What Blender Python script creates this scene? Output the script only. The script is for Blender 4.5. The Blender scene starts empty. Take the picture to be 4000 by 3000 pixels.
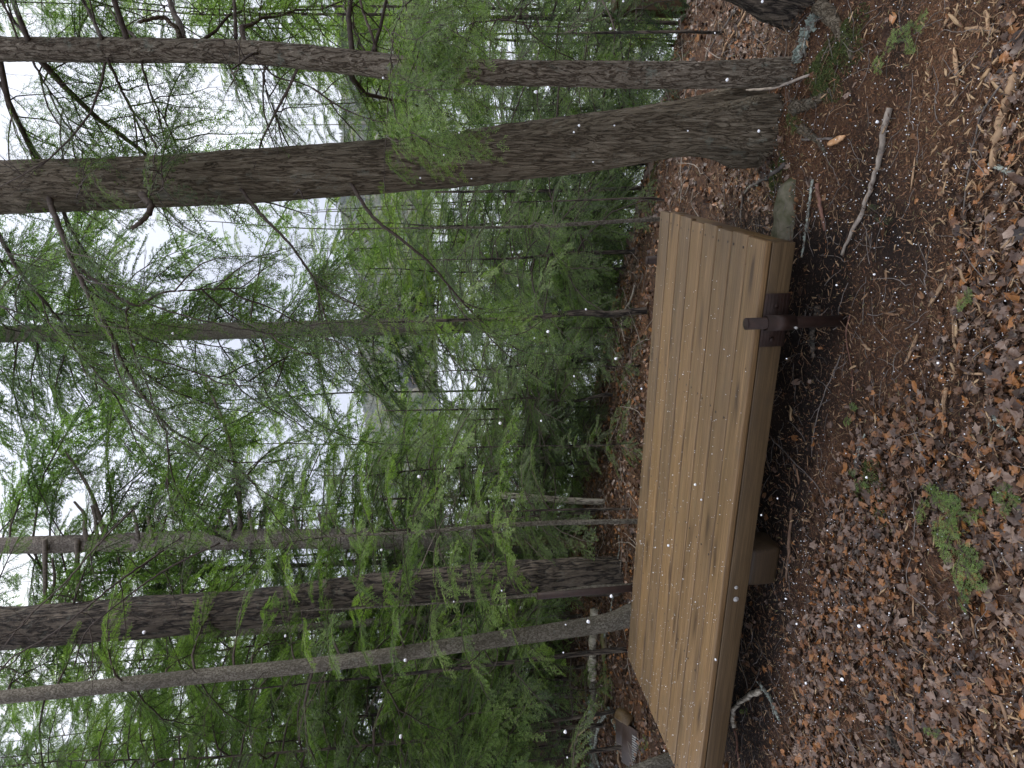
import bpy, math, random
import numpy as np
from mathutils import Vector, Matrix, Euler, Quaternion

rng = np.random.default_rng(7)
random.seed(7)
sc = bpy.context.scene

# ------------------------------------------------------------------ camera
F_PX, PITCH, ROLL, CAM_Z = 2720.0, math.radians(7.7), math.radians(2.45), 1.55
cp, sp_, cr, sr = math.cos(PITCH), math.sin(PITCH), math.cos(ROLL), math.sin(ROLL)

def ray(x, y):
    """direction of the photograph's pixel (4000 x 3000, the phone was held upright) seen from the camera"""
    u, v = 1500.0 - y, x - 2000.0
    u, v = cr * u - sr * v, sr * u + cr * v
    return np.array([u, F_PX * cp - v * sp_, -(v * cp + F_PX * sp_)])

def P(x, y, Y):
    """point at Y metres in front of the camera"""
    q = ray(x, y)
    q = q * (Y / q[1])
    return np.array([q[0], q[1], q[2] + CAM_Z])

def depth_of(p):
    q = np.asarray(p, float) - np.array([0, 0, CAM_Z])
    return q[1] * cp - q[2] * sp_

cam = bpy.data.cameras.new('camera')
cam.sensor_fit = 'HORIZONTAL'
cam.sensor_width = 36.0
cam.lens = 36.0 * F_PX / 4000.0
cam.clip_start = 0.05
cam.clip_end = 6000
camo = bpy.data.objects.new('camera', cam)
sc.collection.objects.link(camo)
fwd = Vector(ray(2000, 1500)).normalized()
down = Vector(ray(2100, 1500) - ray(2000, 1500)).normalized()
right = Vector(ray(2000, 1400) - ray(2000, 1500)).normalized()
camo.matrix_world = Matrix(((down.x, right.x, -fwd.x, 0), (down.y, right.y, -fwd.y, 0),
                            (down.z, right.z, -fwd.z, CAM_Z), (0, 0, 0, 1)))
sc.camera = camo

# ------------------------------------------------------------------ light
SUN_EL, SUN_AZ = math.radians(52), math.radians(70)      # high, to the right
w = bpy.data.worlds.new('World')
sc.world = w
w.use_nodes = True
nt = w.node_tree
nt.nodes.clear()
wo = nt.nodes.new('ShaderNodeOutputWorld')
bg = nt.nodes.new('ShaderNodeBackground')
sky = nt.nodes.new('ShaderNodeTexSky')
sky.sky_type = 'NISHITA'
sky.sun_disc = False
sky.sun_elevation = SUN_EL
sky.sun_rotation = SUN_AZ
mx = nt.nodes.new('ShaderNodeMix')
mx.data_type = 'RGBA'
mx.inputs[0].default_value = 0.93                          # overcast: cloud hides nearly all of the blue
cl = nt.nodes.new('ShaderNodeTexNoise')
cl.inputs['Scale'].default_value = 2.2
cl.inputs['Detail'].default_value = 4
cr_ = nt.nodes.new('ShaderNodeValToRGB')
cr_.color_ramp.elements[0].position = 0.42
cr_.color_ramp.elements[0].color = (0.52, 0.55, 0.66, 1)
cr_.color_ramp.elements[1].position = 0.74
cr_.color_ramp.elements[1].color = (1.0, 1.01, 1.06, 1)
sc_ = nt.nodes.new('ShaderNodeVectorMath')
sc_.operation = 'SCALE'
sc_.inputs['Scale'].default_value = 10.0
tc = nt.nodes.new('ShaderNodeTexCoord')
nt.links.new(tc.outputs['Generated'], cl.inputs['Vector'])
nt.links.new(cl.outputs['Fac'], cr_.inputs['Fac'])
nt.links.new(cr_.outputs['Color'], sc_.inputs[0])
nt.links.new(sky.outputs['Color'], mx.inputs[6])
nt.links.new(sc_.outputs[0], mx.inputs[7])
nt.links.new(mx.outputs[2], bg.inputs['Color'])
bg.inputs['Strength'].default_value = 0.1
nt.links.new(bg.outputs[0], wo.inputs['Surface'])

sl = bpy.data.lights.new('sun', 'SUN')
sl.energy = 1.5
sl.angle = math.radians(25)
sl.color = (1.0, 0.97, 0.92)
so = bpy.data.objects.new('sun', sl)
so.rotation_euler = Vector((-math.sin(SUN_AZ) * math.cos(SUN_EL), -math.cos(SUN_AZ) * math.cos(SUN_EL), -math.sin(SUN_EL))).to_track_quat('-Z', 'Y').to_euler()
sc.collection.objects.link(so)

sc.view_settings.view_transform = 'Standard'
sc.view_settings.look = 'None'
sc.view_settings.gamma = 1
sc.view_settings.exposure = 0.80
sc.view_settings.use_curve_mapping = False
sc.cycles.use_denoising = True
sc.cycles.denoiser = 'OPENIMAGEDENOISE'
sc.cycles.denoising_input_passes = 'RGB_ALBEDO_NORMAL'
sc.cycles.denoising_prefilter = 'ACCURATE'
sc.cycles.max_bounces = 6
sc.cycles.diffuse_bounces = 3
sc.cycles.glossy_bounces = 2
sc.cycles.transmission_bounces = 3
sc.cycles.caustics_reflective = False
sc.cycles.caustics_refractive = False

# ------------------------------------------------------------------ noise
def _h(ix, iy, iz):
    n = (ix.astype(np.int64) * 374761393 + iy.astype(np.int64) * 668265263 + iz.astype(np.int64) * 2147483647 + 12345) & 0xffffffff
    n = ((n ^ (n >> 13)) * 1274126177) & 0xffffffff
    n = (n ^ (n >> 16)) & 0xffffff
    return n / float(0xffffff)

def vnoise(x, y, z=0.0):
    x, y, z = np.broadcast_arrays(np.asarray(x, float), np.asarray(y, float), np.asarray(z, float))
    ix, iy, iz = np.floor(x), np.floor(y), np.floor(z)
    fx, fy, fz = x - ix, y - iy, z - iz
    fx, fy, fz = fx * fx * (3 - 2 * fx), fy * fy * (3 - 2 * fy), fz * fz * (3 - 2 * fz)
    r = 0
    for a in (0, 1):
        for b in (0, 1):
            for c in (0, 1):
                r = r + _h(ix + a, iy + b, iz + c) * (fx if a else 1 - fx) * (fy if b else 1 - fy) * (fz if c else 1 - fz)
    return r * 2 - 1

def fbm(x, y, z=0.0, o=4):
    s, a = 0, 1.0
    for k in range(o):
        s = s + a * vnoise(x * 2 ** k + 17 * k, y * 2 ** k - 9 * k, np.asarray(z) * 2 ** k)
        a *= 0.5
    return s / 1.9

# ------------------------------------------------------------------ terrain
def softplus(s, k=0.7):
    return np.where(s / k > 30, s, k * np.log1p(np.exp(np.clip(s / k, -40, 30))))

LAKE_Z = -9.5
def gz(x, y):
    x = np.asarray(x, float)
    y = np.asarray(y, float)
    s = (x + 0.03) * 0.74 + (y - 5.95) * 0.67
    z = -0.40 * softplus(s) + 0.03 * fbm(x * 0.8, y * 0.8, 3.1, 3)
    near = np.exp(-((x) ** 2 + (y - 2.5) ** 2) / 60)
    z = z + near * (0.022 * fbm(x * 4.3, y * 4.3, 1.0, 3) + 0.006 * vnoise(x * 22, y * 22, 5.0))
    for (mx_, my_, r, h) in ((1.05, 2.70, 0.33, 0.09), (1.16, 2.42, 0.22, 0.05), (1.62, 2.45, 0.40, 0.10),
                             (0.62, 2.62, 0.22, 0.06), (0.1, 1.9, 0.5, -0.03), (-0.3, 4.9, 0.5, 0.05), (-0.85, 2.80, 0.22, 0.035)):
        z = z + h * np.exp(-((x - mx_) ** 2 + (y - my_) ** 2) / r ** 2)
    z = np.maximum(z, LAKE_Z - 1.5 + 0.3 * vnoise(x * .05, y * .05))
    d = np.sqrt(x * x + y * y)
    hill = np.clip((d - 395) / 320, 0, 1)
    hill = hill * hill * (3 - 2 * hill)
    ridge = 40 + 10 * np.sin(x * 0.006 + 0.6) + 8 * vnoise(x * .011, y * .006, 7) + 0.03 * x
    far = LAKE_Z - 1.5 + 6 * np.clip((d - 380) / 30, 0, 1) + hill * ridge
    far = np.where(y > 0, far, LAKE_Z - 1.5)
    side = np.clip((np.abs(x) - 40) / 60, 0, 1) * np.clip((100 - y) / 60, 0, 1)
    z = np.where(d > 380, np.maximum(z, far), z)
    return z

def slope_n(x, y, e=0.03):
    dx = (gz(x + e, y) - gz(x - e, y)) / (2 * e)
    dy = (gz(x, y + e) - gz(x, y - e)) / (2 * e)
    n = np.stack([-dx, -dy, np.ones_like(dx)], -1)
    return n / np.linalg.norm(n, axis=-1, keepdims=True)

def G(x, y, lift=0.0):
    """where the ray of a photograph pixel meets the ground"""
    q = ray(x, y)
    q = q / np.linalg.norm(q)
    t0, t = 0.3, 0.3
    while t < 60:
        p = np.array([0, 0, CAM_Z]) + q * t
        if p[2] < gz(p[0], p[1]):
            break
        t0 = t
        t += 0.05
    for _ in range(12):
        m = (t0 + t) / 2
        p = np.array([0, 0, CAM_Z]) + q * m
        if p[2] < gz(p[0], p[1]):
            t = m
        else:
            t0 = m
    p = np.array([0, 0, CAM_Z]) + q * t
    return np.array([p[0], p[1], p[2] + lift])

# ------------------------------------------------------------------ mesh helpers
def mesh_from(name, V, faces_list, mats, attr=None, smooth=False):
    """faces_list: [(int array (n,k), material index), ...]"""
    V = np.asarray(V, np.float32)
    me = bpy.data.meshes.new(name)
    loops, tot, mi = [], [], []
    for F, m in faces_list:
        F = np.asarray(F, np.int32)
        if len(F) == 0:
            continue
        loops.append(F.ravel())
        tot.append(np.full(len(F), F.shape[1], np.int32))
        mi.append(np.full(len(F), m, np.int32))
    loops, tot, mi = np.concatenate(loops), np.concatenate(tot), np.concatenate(mi)
    start = np.concatenate([[0], np.cumsum(tot)[:-1]]).astype(np.int32)
    me.vertices.add(len(V))
    me.vertices.foreach_set('co', V.ravel())
    me.loops.add(len(loops))
    me.loops.foreach_set('vertex_index', loops)
    me.polygons.add(len(tot))
    me.polygons.foreach_set('loop_start', start)
    me.polygons.foreach_set('material_index', mi)
    me.update(calc_edges=True)
    for m in mats:
        me.materials.append(m)
    if attr is not None:
        a = me.attributes.new('rnd', 'FLOAT', 'POINT')
        a.data.foreach_set('value', np.asarray(attr, np.float32))
    if smooth:
        me.polygons.foreach_set('use_smooth', np.ones(len(tot), bool))
    me.validate()
    return me

class MB:
    """collects pieces into one mesh"""
    def __init__(self):
        self.V, self.F, self.A, self.n = [], [], [], 0
    def add(self, V, F, m=0, a=0.0):
        V = np.asarray(V, float)
        self.V.append(V)
        self.F.append((np.asarray(F) + self.n, m))
        self.A.append(np.broadcast_to(np.asarray(a, float), (len(V),)))
        self.n += len(V)
    def mesh(self, name, mats, smooth=False):
        return mesh_from(name, np.concatenate(self.V), self.F, mats, np.concatenate(self.A), smooth)

def link(name, me, parent=None, mat=None, loc=None):
    o = bpy.data.objects.new(name, me)
    sc.collection.objects.link(o)
    if parent is not None:
        o.parent = parent
    if mat is not None:
        o.matrix_local = mat
    elif loc is not None:
        o.location = loc
    return o

def tag(o, label=None, cat=None, group=None, kind=None):
    if label: o['label'] = label
    if cat: o['category'] = cat
    if group: o['group'] = group
    if kind: o['kind'] = kind
    return o

def empty(name, loc, label, cat, group=None):
    o = bpy.data.objects.new(name, None)
    o.empty_display_size = 0.1
    sc.collection.objects.link(o)
    o.location = loc
    return tag(o, label, cat, group)

def frames(pts):
    pts = np.asarray(pts, float)
    T = np.gradient(pts, axis=0)
    T /= np.linalg.norm(T, axis=1, keepdims=True) + 1e-12
    ref = np.array([0, 0, 1.0]) if abs(T[0][2]) < 0.9 else np.array([1.0, 0, 0])
    A = np.cross(T, ref)
    A /= np.linalg.norm(A, axis=1, keepdims=True) + 1e-12
    B = np.cross(T, A)
    return T, A, B

def tube(pts, rad, seg=6, cap=True, disp=None):
    pts = np.asarray(pts, float)
    rad = np.broadcast_to(np.asarray(rad, float), (len(pts),))
    T, A, B = frames(pts)
    th = np.linspace(0, 2 * math.pi, seg, endpoint=False)
    R = rad[:, None] * np.ones((1, seg))
    if disp is not None:
        R = R + disp
    V = pts[:, None, :] + R[..., None] * (np.cos(th)[None, :, None] * A[:, None, :] + np.sin(th)[None, :, None] * B[:, None, :])
    V = V.reshape(-1, 3)
    n = len(pts)
    i = np.arange(n - 1)[:, None] * seg
    j = np.arange(seg)[None, :]
    k = (j + 1) % seg
    F = np.stack([i + j, i + k, i + seg + k, i + seg + j], -1).reshape(-1, 4)
    caps = []
    if cap:
        V = np.vstack([V, pts[0], pts[-1]])
        c0, c1 = n * seg, n * seg + 1
        jj = np.arange(seg)
        kk = (jj + 1) % seg
        caps = np.concatenate([np.stack([kk, jj, np.full(seg, c0)], -1),
                               np.stack([(n - 1) * seg + jj, (n - 1) * seg + kk, np.full(seg, c1)], -1)])
    return V, F, caps

def smooth_path(pts, n):
    """Catmull-Rom through rows (any number of columns), n samples"""
    p = np.asarray(pts, float)
    if len(p) == 2:
        t = np.linspace(0, 1, n)[:, None]
        return p[0] * (1 - t) + p[1] * t
    q = np.vstack([2 * p[0] - p[1], p, 2 * p[-1] - p[-2]])
    d = np.linalg.norm(np.diff(p[:, :3], axis=0), axis=1)
    cum = np.concatenate([[0], np.cumsum(d)])
    s = np.linspace(0, cum[-1], n)
    k = np.clip(np.searchsorted(cum, s, side='right') - 1, 0, len(p) - 2)
    t = ((s - cum[k]) / np.maximum(cum[k + 1] - cum[k], 1e-9))[:, None]
    a, b, c, e = q[k], q[k + 1], q[k + 2], q[k + 3]
    return 0.5 * ((2 * b) + (-a + c) * t + (2 * a - 5 * b + 4 * c - e) * t ** 2 + (-a + 3 * b - 3 * c + e) * t ** 3)

def add_tube(mb, pts, rad, seg=6, m=0, a=0.0, cap=True, disp=None):
    V, F, C = tube(pts, rad, seg, cap, disp)
    base = mb.n
    mb.add(V, F, m, a)
    if len(C):
        mb.F.append((np.asarray(C) + base, m))

def box_vf(sx, sy, sz, c=(0, 0, 0)):
    V = np.array([[x, y, z] for x in (-.5, .5) for y in (-.5, .5) for z in (-.5, .5)]) * [sx, sy, sz] + c
    F = [[0, 1, 3, 2], [4, 6, 7, 5], [0, 4, 5, 1], [2, 3, 7, 6], [0, 2, 6, 4], [1, 5, 7, 3]]
    return V, np.array(F)

def bevel_box(sx, sy, sz, r):
    """rounded-edge bar along x, cross-section in y,z"""
    prof = []
    for cy, cz, a0 in ((1, 1, 0), (-1, 1, 90), (-1, -1, 180), (1, -1, 270)):
        for da in (0, 30, 60, 90):
            a = math.radians(a0 + da)
            prof.append(((sy / 2 - r) * cy + r * math.cos(a), (sz / 2 - r) * cz + r * math.sin(a)))
    prof = np.array(prof)
    n = len(prof)
    xs = [-sx / 2, -sx / 2 + r * .4, sx / 2 - r * .4, sx / 2]
    sc_l = [1 - r * .5 / max(sy, sz), 1, 1, 1 - r * .5 / max(sy, sz)]
    V = np.concatenate([np.column_stack([np.full(n, x), prof * s]) for x, s in zip(xs, sc_l)])
    F = []
    for i in range(3):
        for j in range(n):
            k = (j + 1) % n
            F.append([i * n + j, i * n + k, (i + 1) * n + k, (i + 1) * n + j])
    V = np.vstack([V, [[-sx / 2, 0, 0], [sx / 2, 0, 0]]])
    C = [[(j + 1) % n, j, 4 * n] for j in range(n)] + [[3 * n + j, 3 * n + (j + 1) % n, 4 * n + 1] for j in range(n)]
    return V, np.array(F), np.array(C)

def rot_to(xdir, up=(0, 0, 1)):
    x = Vector(xdir).normalized()
    u = Vector(up)
    y = u.cross(x)
    if y.length < 1e-4:
        y = Vector((0, 1, 0)).cross(x)
    y.normalize()
    z = x.cross(y)
    return Matrix(((x.x, y.x, z.x), (x.y, y.y, z.y), (x.z, y.z, z.z)))

# ------------------------------------------------------------------ materials
class NT:
    def __init__(self, name):
        self.m = bpy.data.materials.new(name)
        self.m.use_nodes = True
        self.t = self.m.node_tree
        self.t.nodes.clear()
        self.out = self.n('ShaderNodeOutputMaterial')
    def n(self, typ, **kw):
        x = self.t.nodes.new(typ)
        for k, v in kw.items():
            if k in x.inputs.keys():
                x.inputs[k].default_value = v
            else:
                setattr(x, k, v)
        return x
    def l(self, a, b):
        self.t.links.new(a, b)
    def coords(self, scale=(1, 1, 1), obj_shift=0.0, kind='Object'):
        tc = self.n('ShaderNodeTexCoord')
        mp = self.n('ShaderNodeMapping')
        mp.inputs['Scale'].default_value = scale
        self.l(tc.outputs[kind], mp.inputs['Vector'])
        if obj_shift:
            oi = self.n('ShaderNodeObjectInfo')
            m = self.n('ShaderNodeMath', operation='MULTIPLY')
            m.inputs[1].default_value = obj_shift
            self.l(oi.outputs['Random'], m.inputs[0])
            cb = self.n('ShaderNodeCombineXYZ')
            for k in range(3):
                self.l(m.outputs[0], cb.inputs[k])
            self.l(cb.outputs[0], mp.inputs['Location'])
        return mp.outputs[0]
    def noise(self, vec, scale=5, detail=4, rough=0.55, dist=0.0):
        x = self.n('ShaderNodeTexNoise')
        x.inputs['Scale'].default_value = scale
        x.inputs['Detail'].default_value = detail
        x.inputs['Roughness'].default_value = rough
        x.inputs['Distortion'].default_value = dist
        self.l(vec, x.inputs['Vector'])
        return x.outputs['Fac']
    def ramp(self, fac, stops, interp='LINEAR'):
        x = self.n('ShaderNodeValToRGB')
        cr = x.color_ramp
        cr.interpolation = interp
        while len(cr.elements) < len(stops):
            cr.elements.new(0.5)
        for e, (p, c) in zip(cr.elements, stops):
            e.position = p
            e.color = (*c, 1) if len(c) == 3 else c
        self.l(fac, x.inputs['Fac'])
        return x.outputs['Color']
    def mix(self, f, a, b, mode='MIX'):
        x = self.n('ShaderNodeMix', data_type='RGBA', blend_type=mode)
        if isinstance(f, float):
            x.inputs[0].default_value = f
        else:
            self.l(f, x.inputs[0])
        for s, v in ((6, a), (7, b)):
            if isinstance(v, tuple):
                x.inputs[s].default_value = (*v, 1)
            else:
                self.l(v, x.inputs[s])
        return x.outputs[2]
    def math(self, op, a, b=None, clamp=False):
        x = self.n('ShaderNodeMath', operation=op, use_clamp=clamp)
        for i, v in ((0, a), (1, b)):
            if v is None: continue
            if isinstance(v, (int, float)):
                x.inputs[i].default_value = v
            else:
                self.l(v, x.inputs[i])
        return x.outputs[0]
    def bsdf(self, color, rough=0.7, bump=None, dist=0.01, strength=1.0, spec=0.4, **kw):
        b = self.n('ShaderNodeBsdfPrincipled')
        if isinstance(color, tuple):
            b.inputs['Base Color'].default_value = (*color, 1)
        else:
            self.l(color, b.inputs['Base Color'])
        if isinstance(rough, float):
            b.inputs['Roughness'].default_value = rough
        else:
            self.l(rough, b.inputs['Roughness'])
        b.inputs['Specular IOR Level'].default_value = spec
        for k, v in kw.items():
            b.inputs[k.replace('_', ' ')].default_value = v
        if bump is not None:
            bp = self.n('ShaderNodeBump')
            bp.inputs['Distance'].default_value = dist
            bp.inputs['Strength'].default_value = strength
            self.l(bump, bp.inputs['Height'])
            self.l(bp.outputs[0], b.inputs['Normal'])
        return b
    def done(self, b):
        self.l(b.outputs[0], self.out.inputs['Surface'])
        return self.m

def mat_bark(name, dark, mid, light, scale=1.0, lichen=0.25, vert=3.2, furrow=1.0):
    t = NT(name)
    v = t.coords((1, 1, 1.0 / vert), obj_shift=20.0)
    n = t.noise(v, 38 * scale, 3, 0.55, 0.45)
    rid = t.math('MULTIPLY', t.math('ABSOLUTE', t.math('SUBTRACT', n, 0.5)), 12.0 / furrow, True)      # 0 in the furrows
    n_b = t.noise(v, 85 * scale, 4, 0.65, 0.6)
    rid2 = t.math('MULTIPLY', t.math('ABSOLUTE', t.math('SUBTRACT', n_b, 0.5)), 10.0, True)
    fine = t.noise(t.coords((1, 1, .55), obj_shift=4.0), 120 * scale, 4, 0.7)
    h = t.math('ADD', t.math('MULTIPLY', rid, 0.55), t.math('MULTIPLY', rid2, 0.22))
    h = t.math('ADD', h, t.math('MULTIPLY', fine, 0.28))
    col = t.ramp(h, [(0.18, dark), (0.50, mid), (0.98, light)])
    big = t.noise(t.coords((1, 1, .5), obj_shift=2.0), 6.0, 3)
    col = t.mix(t.ramp(big, [(0.42, (0, 0, 0)), (0.66, (0.35, 0.35, 0.35))]), col, tuple(c * 0.5 for c in mid))
    v2 = t.coords((1, 1, 1), obj_shift=9.0)
    li = t.noise(v2, 16, 6, 0.75)
    col = t.mix(t.ramp(li, [(0.57, (0, 0, 0)), (0.66, (lichen, lichen, lichen))]), col, (0.26, 0.28, 0.23))
    return t.done(t.bsdf(col, 0.85, h, 0.014, 1.0, 0.25))

def mat_simple(name, c0, c1, scale=20, rough=0.8, bump=0.002, obj=True, stretch=(1, 1, 1), spec=0.3, stops=(0.3, 0.7)):
    t = NT(name)
    v = t.coords(stretch, obj_shift=13.0)
    a = t.noise(v, scale, 5, 0.6)
    col = t.ramp(a, [(stops[0], c0), (stops[1], c1)])
    if obj:
        oi = t.n('ShaderNodeObjectInfo')
        hs = t.n('ShaderNodeHueSaturation')
        t.l(t.math('ADD', t.math('MULTIPLY', oi.outputs['Random'], 0.5), 0.75), hs.inputs['Value'])
        t.l(col, hs.inputs['Color'])
        col = hs.outputs['Color']
    return t.done(t.bsdf(col, rough, a, bump, 0.8, spec))

def mat_foliage(name, c0, c1, c2, trans=0.35):
    """needle green: shade varies from tree to tree, clump to clump and towards the shoot tips"""
    t = NT(name)
    at = t.n('ShaderNodeAttribute', attribute_name='rnd')
    oi = t.n('ShaderNodeObjectInfo')
    ge = t.n('ShaderNodeNewGeometry')
    nz = t.noise(ge.outputs['Position'], 1.3, 3)
    f = t.math('ADD', t.math('MULTIPLY', at.outputs['Fac'], 0.55), t.math('MULTIPLY', oi.outputs['Random'], 0.38))
    f = t.math('ADD', f, t.math('SUBTRACT', t.math('MULTIPLY', nz, 0.5), 0.10))
    col = t.ramp(f, [(0.15, c0), (0.48, c1), (0.85, c2)])
    b = t.bsdf(col, 0.45, spec=0.45)
    tr = t.n('ShaderNodeBsdfTranslucent')
    t.l(t.mix(1.0, col, (1.25, 1.5, 0.6), 'MULTIPLY'), tr.inputs['Color'])
    mxs = t.n('ShaderNodeMixShader')
    mxs.inputs[0].default_value = trans
    t.l(b.outputs[0], mxs.inputs[1]); t.l(tr.outputs[0], mxs.inputs[2])
    t.l(mxs.outputs[0], t.out.inputs['Surface'])
    return t.m

M = {}
M['bark_hemlock'] = mat_bark('bark_hemlock', (0.030, 0.023, 0.015), (0.155, 0.122, 0.082), (0.27, 0.23, 0.17), 1.5, 0.45, 9.0)
M['bark_flaky'] = mat_bark('bark_flaky', (0.034, 0.025, 0.017), (0.165, 0.128, 0.092), (0.34, 0.295, 0.23), 1.3, 0.7, 4.5, .8)
M['bark_dark'] = mat_bark('bark_dark', (0.010, 0.008, 0.008), (0.060, 0.049, 0.040), (0.19, 0.155, 0.12), 0.6, 0.25, 6.0)
M['bark_grey'] = mat_bark('bark_grey', (0.09, 0.078, 0.060), (0.205, 0.180, 0.138), (0.34, 0.31, 0.25), 1.5, 0.4, 1.6)
M['bark_red'] = mat_bark('bark_red', (0.08, 0.066, 0.055), (0.26, 0.22, 0.185), (0.40, 0.36, 0.31), 1.0, 0.4, 1.3)
M['twig'] = mat_simple('twig', (0.035, 0.026, 0.022), (0.11, 0.085, 0.07), 60)
M['deadwood'] = mat_simple('deadwood', (0.07, 0.055, 0.045), (0.20, 0.17, 0.14), 40)
M['needle'] = mat_foliage('needle', (0.030, 0.060, 0.027), (0.092, 0.155, 0.055), (0.21, 0.31, 0.095), .48)
M['needle_bright'] = mat_foliage('needle_bright', (0.07, 0.135, 0.042), (0.165, 0.27, 0.068), (0.30, 0.42, 0.12), 0.45)
M['needle_far'] = mat_foliage('needle_far', (0.070, 0.125, 0.040), (0.185, 0.27, 0.068), (0.37, 0.46, 0.13), 0.5)

# pressure-treated board
def mat_board(name, lo, hi, streak):
    t = NT(name)
    v = t.coords((0.8, 34, 34), obj_shift=31.0)
    g = t.noise(v, 2.2, 6, 0.66, 0.5)
    g2 = t.noise(t.coords((1.6, 150, 150), obj_shift=11.0), 2.0, 4, 0.65)
    blot = t.noise(t.coords((2.2, 7, 7), obj_shift=47.0), 2.0, 4, 0.6, 0.8)
    col = t.ramp(g, [(0.30, lo), (0.50, tuple((a + b) / 2 for a, b in zip(lo, hi))), (0.68, hi)])
    col = t.mix(t.ramp(g2, [(0.40, (0.75, 0.75, 0.75)), (0.56, (0, 0, 0))]), col, tuple(c * 0.66 for c in lo))
    col = t.mix(t.ramp(blot, [(0.50, (0, 0, 0)), (0.72, (0.45, 0.45, 0.45))]), col, streak)
    # knots
    kv0 = t.coords((2.6, 13.0, 0.0), obj_shift=61.0)
    kvn = t.n('ShaderNodeTexNoise'); kvn.inputs['Scale'].default_value = 2.0; t.l(kv0, kvn.inputs['Vector'])
    kvm = t.n('ShaderNodeMix', data_type='VECTOR'); kvm.inputs[0].default_value = 0.3; t.l(kv0, kvm.inputs[4]); t.l(kvn.outputs['Color'], kvm.inputs[5])
    kv = kvm.outputs[1]
    vo = t.n('ShaderNodeTexVoronoi', feature='F1', voronoi_dimensions='2D')
    vo.inputs['Scale'].default_value = 1.0
    t.l(kv, vo.inputs['Vector'])
    pick = t.math('GREATER_THAN', t.n('ShaderNodeSeparateColor').outputs[0], 0.0)
    sep = t.n('ShaderNodeSeparateColor')
    t.l(vo.outputs['Color'], sep.inputs[0])
    on = t.math('MULTIPLY', t.math('GREATER_THAN', sep.outputs[0], 0.45), t.math('ADD', t.math('MULTIPLY', sep.outputs[1], .7), .4))
    kn = t.ramp(vo.outputs['Distance'], [(0.06, (1, 1, 1)), (0.15, (0.45, 0.45, 0.45)), (0.26, (0, 0, 0))])
    kf = t.math('MULTIPLY', on, kn)
    col = t.mix(t.math('MULTIPLY', kf, 0.85), col, (0.045, 0.026, 0.014))
    oi = t.n('ShaderNodeObjectInfo')
    hs = t.n('ShaderNodeHueSaturation')
    t.l(t.math('ADD', t.math('MULTIPLY', oi.outputs['Random'], 0.36), 0.84), hs.inputs['Value'])
    t.l(t.math('ADD', t.math('MULTIPLY', oi.outputs['Random'], 0.10), 0.95), hs.inputs['Saturation'])
    t.l(col, hs.inputs['Color'])
    hh = t.math('SUBTRACT', t.math('MULTIPLY', g2, 0.5), t.math('MULTIPLY', kf, 0.3))
    return t.done(t.bsdf(hs.outputs['Color'], 0.5, hh, 0.0015, 0.7, 0.35))
M['board'] = mat_board('board', (0.120, 0.073, 0.034), (0.245, 0.155, 0.078), (0.115, 0.082, 0.047))
M['timber'] = mat_board('timber', (0.080, 0.050, 0.022), (0.150, 0.097, 0.046), (0.06, 0.041, 0.024))
M['timber_dark'] = mat_board('timber_dark', (0.03, 0.019, 0.010), (0.07, 0.045, 0.024), (0.025, 0.017, 0.011))
M['steel'] = mat_simple('steel', (0.016, 0.008, 0.006), (0.034, 0.017, 0.012), 30, 0.6, 0.0004, obj=False, spec=0.3)
M['plastic'] = mat_simple('plastic', (0.04, 0.024, 0.018), (0.075, 0.045, 0.035), 12, 0.6, 0.0006, obj=False, spec=0.5)
M['zinc'] = mat_simple('zinc', (0.28, 0.27, 0.26), (0.5, 0.49, 0.47), 60, 0.4, 0.0003, obj=False)
M['cap'] = mat_simple('cap', (0.04, 0.035, 0.033), (0.30, 0.29, 0.29), 55, 0.4, 0.0006, obj=False, spec=.5)
M['nail'] = mat_simple('nail', (0.03, 0.02, 0.015), (0.06, 0.045, 0.035), 60, 0.5, 0.0003, obj=False)

t = NT('snow')
b = t.bsdf((0.86, 0.88, 0.92), 0.5, spec=0.4)
b.inputs['Subsurface Weight'].default_value = 0.0
M['snow'] = t.done(b)

def leaf_stops(stops, rough=0.5, trans=0.15, name='leaf'):
    t = NT(name)
    at = t.n('ShaderNodeAttribute', attribute_name='rnd')
    oi = t.n('ShaderNodeObjectInfo')
    f = t.math('FRACT', t.math('ADD', at.outputs['Fac'], t.math('MULTIPLY', oi.outputs['Random'], 7.31)))
    col = t.ramp(f, stops)
    ge = t.n('ShaderNodeNewGeometry')
    nz = t.noise(ge.outputs['Position'], 90, 3)
    col = t.mix(t.ramp(nz, [(0.35, (0.45, 0.45, 0.45)), (0.65, (0, 0, 0))]), col, t.mix(1.0, col, (0.5, 0.45, 0.42), 'MULTIPLY'))
    return t.done(t.bsdf(col, rough, nz, 0.001, 0.5, 0.5))
M['leaf'] = leaf_stops([(0.0, (0.022, 0.013, 0.009)), (0.16, (0.075, 0.040, 0.025)), (0.30, (0.150, 0.092, 0.064)), (0.37, (0.26, 0.185, 0.142)), (0.42, (0.19, 0.125, 0.092)),
                        (0.56, (0.09, 0.055, 0.038)), (0.68, (0.19, 0.074, 0.023)), (0.78, (0.34, 0.145, 0.046)), (0.86, (0.20, 0.095, 0.040)), (1.0, (0.035, 0.019, 0.012))], .42, name='leaf')
M['chip'] = leaf_stops([(0.0, (0.16, 0.085, 0.045)), (0.35, (0.34, 0.215, 0.115)), (0.7, (0.46, 0.32, 0.18)), (1.0, (0.20, 0.12, 0.07))], 0.7, name='chip')
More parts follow.
